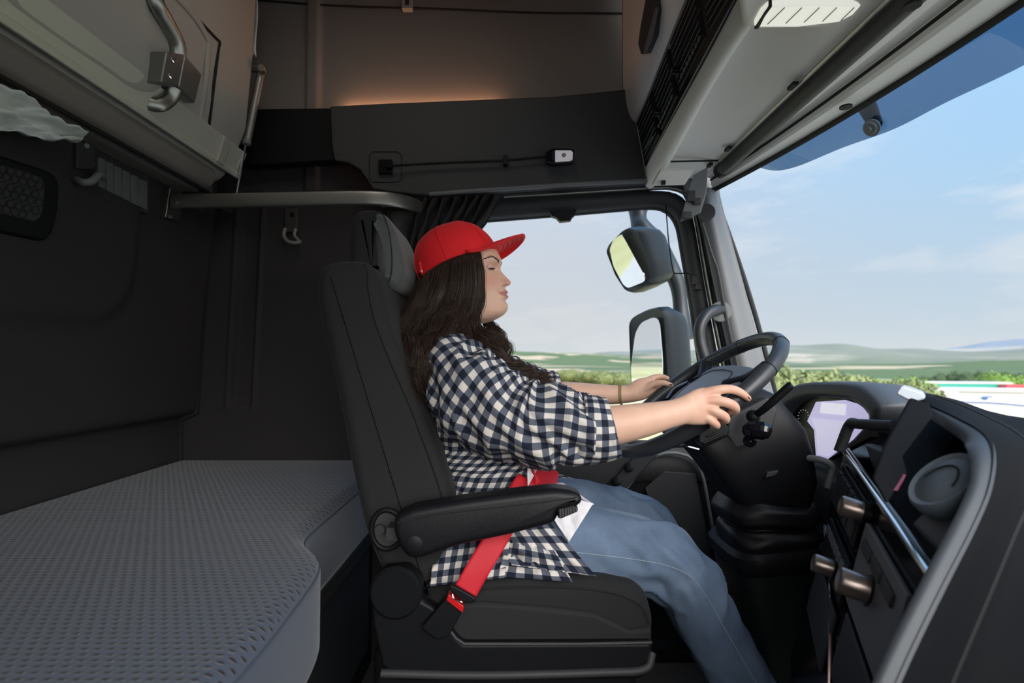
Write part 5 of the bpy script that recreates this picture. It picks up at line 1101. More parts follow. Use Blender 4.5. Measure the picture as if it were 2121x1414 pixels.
tail([P(905, 1118, 1.135), P(1060, 1095, 1.130), P(1045, 1196, 1.108), P(890, 1214, 1.112)], 60, 40, .016, 8.1)
tail([P(1120, 985, 1.50), P(1155, 982, 1.56), P(1202, 994, 1.56), P(1150, 996, 1.47)], 24, 20, .006, 2.2)
# ---- white t-shirt: belly and hem
mb = MB(); rings = []
for py in np.linspace(700, 1120, 60):
    bk_ = np.interp(py, TR[:, 0], TR[:, 1]); fr_ = np.interp(py, TR[:, 0], TR[:, 2]); hw = np.interp(py, TR[:, 0], TR[:, 3]); cx = (bk_ + fr_) / 2; c = Q(cx, py); row = []
    for j in range(90):
        a = 2 * math.pi * j / 90; e = 2.2; ax = (fr_ - bk_) / 2 * S1 - .010; h2 = hw - .016; r = (abs(math.cos(a) / ax) ** e + abs(math.sin(a) / h2) ** e) ** (-1 / e) + .004 * noise.noise(Vector((a * 3, py * .02, 1)))
        row.append((c[0] + r * math.cos(a), 1.37 + r * math.sin(a), c[2]))
    rings.append(row)
mb.loft(rings); tee = mb.build('white_tshirt', M['white'], PE, ang=0)
mb = MB(); G, U = sheet([P(1130, 1050, 1.185), P(1180, 1030, 1.20), P(1229, 1042, 1.19), P(1178, 1122, 1.150)], 30, 30, .007, 6.0); mb.grid(G)
G, U = sheet([P(1140, 1000, 1.30), P(1165, 1000, 1.34), P(1180, 1010, 1.30), P(1230, 1045, 1.19)], 16, 16, .004, 3.0); mb.grid(G)
mb.build('tshirt_hem', M['white'], tee, fix=False, ang=0, solid=.002)
G, U = sheet([P(1092, 944, 1.165), P(1122, 940, 1.19), P(1112, 972, 1.150), P(1093, 1008, 1.122)], 20, 24, .005, 5.0); MB().grid(G).build('tshirt_fold', M['white'], tee, fix=False, ang=0, solid=.002)
# ---- jeans
def denim():
    m = bpy.data.materials.new('blue denim'); m.use_nodes = True; t = m.node_tree; b = t.nodes['Principled BSDF']; b.inputs['Roughness'].default_value = .9; b.inputs['Specular IOR Level'].default_value = .2
    tcn = t.nodes.new('ShaderNodeTexCoord'); n1 = t.nodes.new('ShaderNodeTexNoise'); n1.inputs['Scale'].default_value = 9; n1.inputs['Detail'].default_value = 4; t.links.new(tcn.outputs['Object'], n1.inputs[0])
    mp_ = t.nodes.new('ShaderNodeMapping'); mp_.inputs['Scale'].default_value = (250, 250, 900); t.links.new(tcn.outputs['Object'], mp_.inputs[0]); n2 = t.nodes.new('ShaderNodeTexNoise'); n2.inputs['Scale'].default_value = 1; n2.inputs['Detail'].default_value = 2; t.links.new(mp_.outputs[0], n2.inputs[0])
    c = ramp_n(t, n1.outputs[0], [(.3, (.055, .090, .160)), (.5, (.095, .145, .235)), (.7, (.18, .245, .345))]); c = mix_n(t, math_n(t, 'MULTIPLY', n2.outputs[0], .35), c, (.30, .36, .44)); t.links.new(c, b.inputs['Base Color'])
    bp = t.nodes.new('ShaderNodeBump'); bp.inputs['Strength'].default_value = .4; bp.inputs['Distance'].default_value = .001; t.links.new(n2.outputs[0], bp.inputs['Height']); t.links.new(bp.outputs[0], b.inputs['Normal']); return m
DN = denim(); jm = MB()
def leg(path, rad, seed, rz=None):
    p = crom([np.append(np.append(a, r), q_) for a, r, q_ in zip(path, rad, rz)], 12); T = np.gradient(p[:, :3], axis=0); rings = []; ln = np.concatenate([[0], np.cumsum(np.linalg.norm(np.diff(p[:, :3], axis=0), axis=1))]); 
    for i in range(len(p)):
        t = unit(T[i]); w = unit(np.cross(t, (0, 1, 0))); d = np.cross(w, t); row = []
        for j in range(80):
            a = 2 * math.pi * j / 80; f = noise.noise(Vector((math.cos(a) * 1.3 + seed, math.sin(a) * 1.3, ln[i] * 13 + math.cos(a) * 1.2))); kb = gs(ln[i], .45, .10); dd = (.0025 + .010 * kb) * (1 - 2.8 * abs(f)) * (1 if True else 0)
            row.append(p[i, :3] + w * (p[i, 3] + dd) * math.cos(a) + d * (p[i, 4] + dd) * math.sin(a))
        rings.append(row)
    jm.loft(rings); return np.array(rings)
LR = leg([P(985, 1130, 1.29), P(1080, 1130, 1.27), P(1180, 1127, 1.245), P(1290, 1141, 1.23), P(1370, 1160, 1.22), P(1425, 1206, 1.215), P(1456, 1264, 1.22), P(1500, 1345, 1.225), P(1545, 1425, 1.23), P(1600, 1520, 1.235), P(1640, 1590, 1.24)], [.10, .102, .093, .082, .075, .0715, .068, .066, .064, .058, .055], 3, [.10, .105, .095, .085, .076, .070, .066, .064, .060, .056, .054])
LL = leg([P(985, 1110, 1.45), P(1080, 1080, 1.47), P(1180, 1066, 1.49), P(1280, 1080, 1.50), P(1345, 1105, 1.51), P(1385, 1150, 1.52), P(1410, 1220, 1.53), P(1450, 1300, 1.55), P(1490, 1370, 1.57), P(1530, 1430, 1.58)], [.10, .102, .097, .086, .078, .068, .064, .062, .058, .055], 8, [.10, .105, .095, .085, .076, .070, .066, .064, .060, .056])
jm.tube([P(1000, 1115, 1.25), P(1000, 1115, 1.49)], [.105, .105], 30, roundcap=True)
je = jm.build('jeans', DN, PE, ang=0)
# outseam double stitch on the near leg
idx = [int(np.argmin(np.linalg.norm(LR[i] - (LR[i].mean(0) + A(0, -.2, -.02)), axis=1))) for i in range(LR.shape[0])]
jb = BVHTree.FromPolygons([v.co for v in je.data.vertices], [p_.vertices[:] for p_ in je.data.polygons]); stc = []
for q_ in crom([A(1195, 1144, 0), A(1290, 1155, 0), A(1360, 1166, 0), A(1410, 1182, 0), A(1440, 1204, 0), A(1470, 1245, 0), A(1500, 1300, 0), A(1540, 1368, 0), A(1575, 1430, 0)], 6):
    h_ = jb.ray_cast(Vector((0, 0, 0)), Vector(ray(q_[0], q_[1])))
    if h_[0] is not None: stc.append(np.array(h_[0]) * .9995)
MB().tube(stc, .0009, 5).build('stitching', mat('pale denim thread', (.30, .36, .42), .8), je)
# shoes
for (x, y, z, lab) in ((1640, 1600, 1.24, 0), (1540, 1440, 1.58, 1)):
    c = P(x, y, z); zb = FLOOR + .006; mb = MB(); R3 = []
    for s_, w_, h_ in ((-.07, .018, .05), (-.065, .032, .075), (-.02, .037, .085), (.05, .038, .070), (.11, .043, .05), (.165, .038, .036), (.185, .018, .02)):
        a = np.linspace(0, 2 * math.pi, 24, endpoint=False); R3.append(np.stack([np.full(24, c[0] + s_), c[1] + w_ * np.cos(a), zb + .022 + np.clip(h_ * np.sin(a), -.008, 9)], 1))
    mb.loft(R3); so = mb.build('shoe', mat('pale trainer', (.10, .10, .11), .6), PE, subs=1)
    MB().loft([[(p[0], (p[1] - c[1]) * 1.06 + c[1], zb + h) for p in r_] for r_ in R3 for h in (0,)][:1] + [[(p[0], (p[1] - c[1]) * 1.06 + c[1], zb) for p in r_] for r_ in R3]) if False else None
    q_ = [(c[0] + s_, c[1] + w_ * 1.08) for s_, w_ in ((-.075, .012), (-.06, .034), (.05, .04), (.12, .046), (.17, .04), (.192, .015))]; q_ = q_ + [(x_, 2 * c[1] - y2) for x_, y2 in q_[::-1]]
    MB().prism([(a_, b_, zb) for a_, b_ in q_], (0, 0, .02)).build('sole', M['white'], so, bevel=.005)
    mb = MB()
    for k in range(5): mb.tube([A(c[0] + .03 + k * .02, c[1] - .022, zb + .100 - .009 * k), A(c[0] + .035 + k * .02, c[1], zb + .112 - .010 * k), A(c[0] + .03 + k * .02, c[1] + .022, zb + .100 - .009 * k)], .0028, 6, 3)
    mb.build('laces', M['white'], so)
# ---- red baseball cap
cpo = MB(); ang = math.atan2(60, 167); ux = A(math.cos(ang), 0, math.sin(ang)); uz = A(-math.sin(ang), 0, math.cos(ang)); uy = A(0, 1, 0)
C0 = Q(949, 550); La, Hh, Wd = .1115, .112, .0885; rings = []
def cap_pt(th, ph, k=1.0):          # th around, ph 0 rim .. 1 top
    a = th; r = math.cos(ph * math.pi / 2) ** .82; h = math.sin(ph * math.pi / 2) ** .92
    front_ = max(0, math.cos(a)); sx_ = 1 + .0 * front_
    x = La * r * math.cos(a) * sx_; 
    if math.cos(a) > 0: x = La * (r ** .9) * math.cos(a)
    x -= .012 * h * (1 if math.cos(a) < 0 else .8); y = Wd * r * math.sin(a)
    drop = -.012 * (math.cos(2 * a) < 9) * gs(math.cos(a), -1, .5) * (1 - ph)
    w = .0016 * fbm(Vector((x * 30, y * 30, h * 4)), 2)
    return RH(C0 + (ux * x + uy * y) * k * (1 + w * 8) + uz * (Hh * h * k + drop))
for i in range(31):
    ph = i / 30; rings.append([cap_pt(2 * math.pi * j / 90, ph * .995) for j in range(90)])
cpo.loft([[p + (C0 - p) * .03 for p in rings[0]]] + rings, caps=False)
cpm = cpo.build('cap', M['red'], PE, ang=0, fix=True)
mb = MB()
for k in range(6): th = math.pi / 6 + k * math.pi / 3; mb.tube([cap_pt(th, s_, 1.006) for s_ in np.linspace(.02, .99, 22)], .0012, 5)
mb.build('panel_seam', M['red'], cpm)
MB().sph(cap_pt(0, 1) + uz * .001, (.006, .006, .004), 14, 8).build('top_button', M['red'], cpm)
mb = MB(); 
for th in (2.62, -2.62, 1.57, -1.57): mb.tubeprof(cap_pt(th, .66, 1.004), cap_pt(th, .66, 1.1) - cap_pt(th, .66), [(0, .003), (.0006, .0026), (.0003, .0012)], 12)
mb.build('eyelet', mat('red thread', (.35, .004, .006), .7), cpm)
# brim
G = []
for i, s_ in enumerate(np.linspace(-1, 1, 41)):
    a = s_ * 1.12; b0 = C0 + ux * (La * math.cos(a) * 1.0 - .002) + uy * (Wd * math.sin(a)) + uz * (.006)
    row = []
    for k, t_ in enumerate(np.linspace(0, 1, 13)):
        ln_ = .078 * (1 - abs(s_) ** 2.6) + .002; o_ = ux * (t_ * ln_) + uy * (t_ * math.sin(a) * .006)
        arch = .030 * (1 - (s_ ** 2)) * t_ * .35 - .016 * s_ * s_ * 0 - .022 * abs(s_) ** 2 * (0.35 + .65 * t_) * (1 - abs(s_) ** 6) 
        row.append(b0 + o_ + uz * (arch + .008 * t_ - .016 * t_ * t_))
    G.append(row)
G = [[RH(p_) for p_ in r_] for r_ in G]
br = MB().grid(G).build('brim', M['red'], cpm, fix=False, ang=0, solid=.0035)
mb = MB()
for t_ in (3, 5, 7, 9, 11):
    mb.tube([G[i][t_] - uz * .0022 for i in range(3, 38)], .0005, 4)
mb.build('brim_stitching', M['red'], br)
# rear strap with small buckle
MB().tube([cap_pt(-2.35, .03, 1.01), cap_pt(-2.30, .10, 1.012), cap_pt(-2.27, .17, 1.012)], .0035, 8, 4, flat=.4).build('strap', M['red'], cpm)
MB().tubeprof(cap_pt(-2.33, .06, 1.02), (0, -1, 0), [(0, .0034), (.0012, .0034), (.0013, .002)], 12).build('buckle', M['alu'], cpm)
# ---- long wavy hair
hairm = mat('dark brown hair', (.034, .019, .013), .42, spec=.45, var=.6, vscale=110)
guides = [  # (list of px,py,Y), radius of the bundle, share of strands
 ([(984, 506, 1.290), (994, 565, 1.286), (992, 610, 1.287), (984, 650, 1.272), (966, 690, 1.225), (938, 728, 1.165), (905, 765, 1.135), (882, 810, 1.145)], .012, 260),
 ([(970, 508, 1.288), (980, 570, 1.279), (972, 625, 1.273), (952, 668, 1.240), (925, 708, 1.180), (895, 752, 1.140), (868, 805, 1.150)], .016, 520),
 ([(954, 514, 1.288), (955, 580, 1.278), (938, 635, 1.262), (910, 680, 1.215), (882, 730, 1.160), (862, 785, 1.155), (862, 845, 1.175)], .021, 640),
 ([(935, 530, 1.290), (920, 595, 1.275), (895, 645, 1.265), (865, 690, 1.235), (846, 745, 1.185), (845, 800, 1.185), (858, 850, 1.20)], .023, 640),
 ([(905, 555, 1.30), (890, 605, 1.285), (865, 650, 1.270), (842, 695, 1.245), (832, 750, 1.225), (842, 800, 1.22), (862, 850, 1.23)], .022, 560),
 ([(880, 580, 1.33), (868, 620, 1.320), (845, 655, 1.30), (825, 690, 1.275), (822, 740, 1.26), (838, 800, 1.26), (860, 860, 1.26)], .020, 420),
 ([(875, 590, 1.37), (860, 625, 1.36), (838, 660, 1.345), (822, 700, 1.33), (825, 760, 1.32), (848, 820, 1.31)], .020, 220),
 ([(880, 585, 1.43), (865, 640, 1.43), (850, 690, 1.42), (850, 760, 1.40)], .022, 70),
 ([(972, 640, 1.28), (984, 672, 1.26), (1006, 694, 1.24), (1032, 706, 1.235), (1047, 724, 1.235), (1036, 748, 1.235), (1052, 768, 1.23), (1070, 778, 1.225)], .010, 200),
 ([(962, 655, 1.275), (976, 690, 1.235), (1002, 718, 1.20), (1030, 744, 1.185), (1056, 766, 1.18), (1086, 782, 1.185), (1114, 794, 1.195), (1136, 812, 1.20)], .012, 330),
 ([(968, 650, 1.28), (992, 684, 1.25), (1020, 708, 1.235), (1030, 738, 1.22), (1062, 762, 1.21), (1100, 778, 1.215), (1128, 796, 1.22), (1140, 812, 1.22)], .011, 260),
 ([(1000, 560, 1.450), (1005, 620, 1.452), (1010, 665, 1.450), (1030, 690, 1.44), (1040, 715, 1.43), (1028, 745, 1.42), (1050, 775, 1.40), (1085, 790, 1.38)], .014, 240),
 ([(945, 672, 1.225), (925, 705, 1.17), (898, 745, 1.14), (874, 785, 1.14), (860, 835, 1.155)], .018, 300)]
hv = MB(); rnd = random.Random(11); V = []; Fq = []; cnt = 0
def tuck(p):
    q_ = RH(p, -1) - C0; x_, y2, h = q_ @ ux, q_ @ uy, q_ @ uz; r = np.sqrt((x_ / La) ** 2 + (y2 / Wd) ** 2) + 1e-6; mx = np.interp(h, [-.060, -.040, -.024, -.008, .004, .03, .06], [60, 3.0, 1.25, 1.02, .93, .90, .78]); k_ = np.minimum(1, mx / r)
    return RH(C0 + np.outer(x_ * k_, ux) + np.outer(y2 * k_, uy) + np.outer(h, uz))
def strand(pts, r0, r1):
    pts = tuck(pts)
    global cnt
    p = pts; m = len(p); T = np.gradient(p, axis=0); T /= np.linalg.norm(T, axis=1)[:, None] + 1e-9
    u = np.cross(T, A(.2, .9, .3)); u /= np.linalg.norm(u, axis=1)[:, None] + 1e-9; w = np.cross(T, u); rr_ = np.linspace(r0, r1, m)[:, None]
    ring = [p + rr_ * (u * math.cos(a) + w * math.sin(a)) for a in (0, 2.094, 4.189)]; V.append(np.stack(ring, 1).reshape(-1, 3)); b_ = cnt
    for i in range(m - 1):
        for j in range(3): k = (j + 1) % 3; Fq.append((b_ + i * 3 + j, b_ + i * 3 + k, b_ + i * 3 + 3 + k, b_ + i * 3 + 3 + j))
    cnt += 3 * m
for gi, (g, rad, nst) in enumerate(guides):
    g = [(q_[0] - (3 if k_ < 2 else 0), q_[1] - (8 if k_ == 0 else 0), q_[2] + (((.004 if gi < 3 else .020) if q_[2] < 1.37 else -.03), (-.004 if gi < 3 else .004))[k_] if k_ < 2 and gi < 8 else q_[2]) for k_, q_ in enumerate(g)]
    gp_ = crom([P(*q_) for q_ in g], 7); m = len(gp_); T = np.gradient(gp_, axis=0); T /= np.linalg.norm(T, axis=1)[:, None]
    U_ = np.cross(T, A(0, 1, 0)); U_ /= np.linalg.norm(U_, axis=1)[:, None]; W_ = np.cross(T, U_); ln = np.concatenate([[0], np.cumsum(np.linalg.norm(np.diff(gp_, axis=0), axis=1))]); tt = ln / ln[-1]
    ncl = max(8, nst // 22); clumps = []
    for _ in range(ncl):
        a = rnd.uniform(0, 2 * math.pi); r_ = math.sqrt(rnd.random()) * rad; clumps.append((r_ * math.cos(a), r_ * math.sin(a) * .75, rnd.uniform(0, 6.28), rnd.uniform(.050, .075), rnd.uniform(.6, 1.4)))
    for s_ in range(nst):
        cx, cy, ph, wl, wa = clumps[s_ % ncl]; jx, jy = rnd.gauss(0, .0030), rnd.gauss(0, .0026); ph2 = ph + rnd.gauss(0, .38)
        amp = .0010 + (.0085 if gi < 8 else .0080) * wa * np.clip((tt - .28) / .5, 0, 1) ** 1.2
        grow = 1.0 + .5 * tt; ofx = (cx * (.75 + .5 * tt) + jx * grow) + amp * np.sin(ln / wl * 6.283 + ph2); ofy = (cy * (.75 + .5 * tt) + jy * grow) + amp * .8 * np.cos(ln / wl * 6.283 + ph2)
        if rnd.random() < .06: ofx = ofx + rnd.gauss(0, .010) * tt ** 2; ofy = ofy + rnd.gauss(0, .008) * tt ** 2
        end = int(m * rnd.uniform(.80, 1.0)) if rnd.random() < .6 else m
        pts = gp_ + U_ * ofx[:, None] + W_ * ofy[:, None]; strand(pts[:end], rnd.uniform(.0006, .0010), .0003)
hv.v = [np.vstack(V)]; hv.f = Fq; hv.uv = [[]] ; hv.n = cnt
# under-volume so no gaps show through to the scalp
core = []
for (g, rad, nst) in guides[:8]: 
    gg = [P(x, y, d + (.05 if k_ == 0 else .014)) for k_, (x, y, d) in enumerate(g)]; hv.tube(gg[:-1], [rad * 1.0] * (len(gg) - 2) + [rad * .5], 12, 5, roundcap=True)
hcap = []
for i in range(16):
    ph = i / 15; hcap.append([C0 + (cap_pt(2 * math.pi * j / 60, ph * .9 + .0) - C0) * .94 - uz * .010 - ux * .008 for j in range(60)])
hv.loft(hcap)
sc_rows = []
for ri in range(40, 290, 5):
    rw_ = head[ri]; c_ = rw_.mean(0); cols = [j for j in range(58, 263, 6)]; sc_rows.append([c_ + (rw_[j] - c_) * 1.035 for j in cols])
hv.grid(sc_rows)
hv.uv = []; me = bpy.data.meshes.new('hair'); me.from_pydata(np.vstack(hv.v).tolist(), [], hv.f); ho = bpy.data.objects.new('hair', me); COL.objects.link(ho); me.materials.append(hairm); me.polygons.foreach_set('use_smooth', [True] * len(me.polygons)); ho.parent = PE
# bracelet: twisted cords
br_ = MB(); cb = P(1286, 817, 1.642); tdir = unit(P(1298, 816, 1.64) - P(1270, 817, 1.645)); w = unit(np.cross(tdir, (0, 1, 0))); d = np.cross(w, tdir)
for k in range(3):
    br_.tube([cb + tdir * (.003 * math.sin(a + k * 2.1) + .004 * math.sin(a)) + w * (19.5 * k2 + .0022) * math.cos(a) + d * .0315 * math.sin(a) for a in np.linspace(0, 2 * math.pi, 40)], .0016, 6)
br_.tube([cb + w * .030 * -1 * -1, cb + w * .034 + tdir * .004, cb + w * .040 + tdir * .002], .0011, 5); br_.build('bracelet', mat('olive gold cord', (.32, .24, .10), .6), PE)
# ---- seat belt
sb = thing('seat_belt', 'bright red seat belt running from the buckle by the seat across the lap', 'seat belt', P(940, 1250, 1.1))
def ribbon(pts, side, hw, name, par, m=M['belt'], n_=9):
    p = crom([np.asarray(q_, float) for q_ in pts], 10); T = np.gradient(p, axis=0); sd_ = crom([A(*q_) for q_ in side], 10); G = []
    for i in range(len(p)):
        s_ = unit(sd_[i] - unit(T[i]) * sd_[i].dot(unit(T[i]))); G.append([p[i] + s_ * hw * t_ for t_ in np.linspace(-1, 1, n_)])
    return MB().grid(G).build(name, m, par, fix=False, ang=0, solid=.0018)
ribbon([P(964, 1224, 1.062), P(990, 1178, 1.068), P(1020, 1128, 1.078), P(1046, 1082, 1.088), P(1066, 1036, 1.11), P(1090, 998, 1.142), P(1112, 980, 1.17)], [(.8, .1, .45)] * 4 + [(.85, .35, .35), (.7, .6, .3), (.5, .7, .5)], .0235, 'webbing', sb)
ribbon([P(1098, 1002, 1.150), P(1116, 992, 1.18), P(1140, 994, 1.24), P(1152, 1002, 1.32), P(1144, 1004, 1.42), P(1120, 1010, 1.52)], [(.25, 0, 1)] * 6, .025, 'lap_webbing', sb)
bu = MB().prism([P(x, y, 1.060) for x, y in ((926, 1236), (960, 1262), (930, 1318), (905, 1326), (884, 1312), (872, 1300))], (0, .03, 0)).build('buckle', M['pl_black'], sb, bevel=.004)
MB().prism([P(x, y, 1.056) for x, y in ((929, 1230), (961, 1256), (958, 1270), (924, 1243))], (0, .026, 0)).build('release_button', mat('red release button', (.55, .01, .012), .35), bu, bevel=.002)
MB().prism([P(x, y, 1.052) for x, y in ((932, 1212), (944, 1215), (987, 1240), (980, 1250), (962, 1248), (930, 1222))], (0, .012, 0)).build('tongue', M['pl_black'], sb, bevel=.003)
MB().tube([P(937, 1230, 1.055), P(940, 1239, 1.053), P(955, 1246, 1.052), P(962, 1250, 1.055)], .0016, 8, 4).build('tongue_plate', M['chrome'], sb)
# ================================================================== OUTSIDE THE CAB
# mirrors on the driver's side
mr = thing('door_mirrors', 'pair of black exterior mirrors on one arm outside the driver side window', 'mirrors', P(1370, 700, 2.25))
mm = mat('mirror housing', (.030, .038, .044), .4)
def onpl(pts, y, nrm):
    n = unit(nrm); c = P(sum(p[0] for p in pts) / len(pts), sum(p[1] for p in pts) / len(pts), y); return [ray(a, b_) * (c.dot(n) / ray(a, b_).dot(n)) for a, b_ in pts]
def housing(pts_face, y, depth, name, parent, nrm=(-.87, -.49, 0)):
    q = round_closed(np.array(onpl(pts_face, y, nrm)), 90, 2); c = q.mean(0); n = A(*depth)
    mb = MB(); mb.loft([c + (q - c) * .90 + n * .0, c + (q - c) * .97 - n * .03, q + n * .05, c + (q - c) * 1.02 + n * .3, c + (q - c) * .93 + n * .75, c + (q - c) * .75 + n * .97, c + (q - c) * .3 + n * 1.05]); return mb.build(name, mm, parent)
NU, NM = (-.80, -.45, -.32), (-.86, -.50, .0)
h1 = housing([(1256, 520), (1262, 505), (1290, 477), (1302, 470), (1322, 475), (1346, 545), (1352, 575), (1345, 590), (1312, 608), (1296, 602), (1275, 570)], 2.12, (.14, .08, .03), 'wide_angle_housing', mr, NU)
h2 = housing([(1303, 668), (1310, 655), (1340, 640), (1366, 634), (1378, 645), (1384, 740), (1390, 840), (1380, 860), (1320, 862), (1308, 800)], 2.16, (.14, .08, .0), 'main_housing', mr, NM)
def mglass(pts, y, nrm, name, par, off):
    q = round_closed(np.array(onpl(pts, y, nrm)), 60, 1); nn_ = unit(nrm); q = q + nn_ * off
    return MB().prism(q, -nn_ * .004).build(name, M['mirror'], par, smooth=False)
mglass([(1267, 515), (1275, 495), (1292, 483), (1302, 500), (1340, 570), (1338, 582), (1305, 595), (1295, 588), (1275, 550)], 2.118, NU, 'mirror_glass', h1, .012)
mglass([(1311, 760), (1320, 690), (1332, 668), (1360, 656), (1370, 662), (1376, 740), (1380, 850), (1316, 850)], 2.155, NM, 'mirror_glass', h2, .012)
MB().tube([P(1322, 415, 2.30), P(1322, 450, 2.28), P(1330, 475, 2.26), P(1352, 505, 2.26)], [.055, .035, .045, .06], 16, 5).build('arm_upper', mm, mr)
MB().tube([P(1365, 520, 2.26), P(1400, 580, 2.26), P(1410, 640, 2.26), P(1412, 700, 2.24)], [.05, .035, .032, .05], 14, 5, flat=.8).build('arm_lower', mm, mr)
# external sun visor of blue tinted acrylic
def vtop(y): return ws_top(y) + A(.045, 0, .09)
rows = []
bot = [(1555, 340, 1.66), (1600, 353, 1.62), (1650, 345, 1.52), (1745, 306, 1.42), (1850, 268, 1.25), (1960, 212, 1.12), (2121, 135, .98), (2300, 30, .86)]
def on_visor(x, y):
    r = ray(x, y); lo, hi = .4, 2.6
    for _ in range(40):
        m = (lo + hi) / 2; p = r * m
        if p[0] < ws_top(p[1])[0] + .10: lo = m
        else: hi = m
    return r * lo
bp3 = crom([on_visor(x, y) for x, y, yy in bot], 6)
tp = np.array([ws_top(p[1]) + A(.03, 0, .06) for p in bp3])
vs = MB().grid([tp * (1 - t) + bp3 * t for t in np.linspace(0, 1, 8)]).build('sun_visor', M['visor'], fix=False, ang=0); tag(vs, 'blue tinted exterior sun visor above the windscreen', 'sun visor')
bk = thing('visor_bracket', 'dark bracket with round bolt holding the blue sun visor', 'bracket', PX(1825, 265, 1.0))
c0 = on_visor(1826, 264) - A(.012, 0, 0); c1 = on_visor(1785, 200) - A(.0, 0, 0)
MB().tube([c1, (c0 + c1) / 2 + A(0, .0, .005), c0], [.030, .026, .020], 12, 5, flat=.5).build('bracket_arm', M['pl_dark'], bk)
MB().tubeprof(c0 - A(.012, 0, 0), (-1, -.3, -.6), [(0, .022), (.004, .022), (.006, .016), (.010, .015), (.011, .006), (.016, .005)], 28).build('bolt_cap', M['pl_mid'], bk)
# terrain: one relief from the truck's wheels to the mountains
GZ = -2.7
def ground_z(x, y):
    r = math.hypot(x, y); az = math.atan2(x, y)      # 0 = out of the driver's door, + toward the front
    z = GZ - 4.0 * smooth((x - 7) / 14) * smooth((r - 9) / 16) + .012 * 0
    if r > 60: z += (r - 60) * -.004 * smooth((r - 60) / 200) + 3.0 * noise.noise(Vector((x * .006, y * .006, 0))) * smooth((r - 80) / 200)
    if r > 500:
        t = (r - 500) / 6000; a = max(0, min(1, (az - .55) / .35))
        z += 60 * (noise.noise(Vector((x * .0009, y * .0009, 2))) + .25) * smooth((r - 500) / 1500)
        z += (smooth((r - 1500) / 3500)) * (75 + 60 * noise.noise(Vector((az * 5, 0, 7))) + 25 * noise.noise(Vector((az * 16, r * .0006, 7))))
        z += smooth((r - 4500) / 3500) * smooth(a) * (210 + 90 * noise.noise(Vector((az * 7, 2, 1))) + 30 * noise.noise(Vector((az * 25, r * .001, 1))))
    return z
rs = np.concatenate([[.5, 2, 4], np.geomspace(5, 9000, 150)]); az_ = np.concatenate([np.linspace(-math.pi, -.6, 40), np.linspace(-.58, 1.25, 210), np.linspace(1.3, math.pi, 36)])
G = [[(r * math.sin(a), r * math.cos(a), ground_z(r * math.sin(a), r * math.cos(a))) for a in az_] for r in rs]
gm = bpy.data.materials.new('fields and hills'); gm.use_nodes = True; t = gm.node_tree; b = t.nodes['Principled BSDF']; b.inputs['Roughness'].default_value = 1; b.inputs['Specular IOR Level'].default_value = .1
tcn = t.nodes.new('ShaderNodeTexCoord'); sp3 = t.nodes.new('ShaderNodeSeparateXYZ'); t.links.new(tcn.outputs['Object'], sp3.inputs[0])
def noi(scale, det=4, vec=None, dist=0):
    n = t.nodes.new('ShaderNodeTexNoise'); n.inputs['Scale'].default_value = scale; n.inputs['Detail'].default_value = det; n.inputs['Distortion'].default_value = dist; t.links.new(vec or tcn.outputs['Object'], n.inputs[0]); return n.outputs[0]
rr2 = t.nodes.new('ShaderNodeVectorMath'); rr2.operation = 'LENGTH'; t.links.new(tcn.outputs['Object'], rr2.inputs[0]); rad = rr2.outputs['Value']
grass = ramp_n(t, noi(.15, 8), [(.35, (.32, .31, .13)), (.55, (.56, .51, .28)), (.7, (.68, .61, .41))])
patch = ramp_n(t, noi(.0035, 3, dist=.5), [(.46, (.10, .14, .07)), (.53, (.09, .13, .07)), (.56, (.46, .36, .26)), (.62, (.34, .31, .19)), (.66, (.07, .12, .07))], 'LINEAR')
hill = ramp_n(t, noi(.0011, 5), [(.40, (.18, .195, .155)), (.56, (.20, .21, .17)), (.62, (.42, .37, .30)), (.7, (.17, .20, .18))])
mount = mix_n(t, noi(.002, 6), (.22, .25, .28), (.26, .29, .32))  # distance haze put into the colour: greyer hills, blue-grey mountains
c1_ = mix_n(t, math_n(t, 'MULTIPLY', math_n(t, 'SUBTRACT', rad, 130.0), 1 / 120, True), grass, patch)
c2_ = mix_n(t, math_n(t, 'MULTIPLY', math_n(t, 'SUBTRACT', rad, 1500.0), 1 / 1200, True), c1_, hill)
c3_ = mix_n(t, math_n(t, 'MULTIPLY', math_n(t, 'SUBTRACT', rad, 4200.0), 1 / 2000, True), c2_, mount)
asph = mix_n(t, noi(2.0, 6), (.42, .40, .36), (.50, .48, .44))
lot = math_n(t, 'LESS_THAN', math_n(t, 'ADD', sp3.outputs[1], math_n(t, 'MULTIPLY', noi(.4, 3), 1.2)), 6.5)
c4_ = mix_n(t, math_n(t, 'MULTIPLY', lot, math_n(t, 'LESS_THAN', rad, 90.0)), c3_, asph)
t.links.new(c4_, b.inputs['Base Color'])
gd = MB().grid(G).build('ground', gm, fix=False, ang=0); struct(gd)
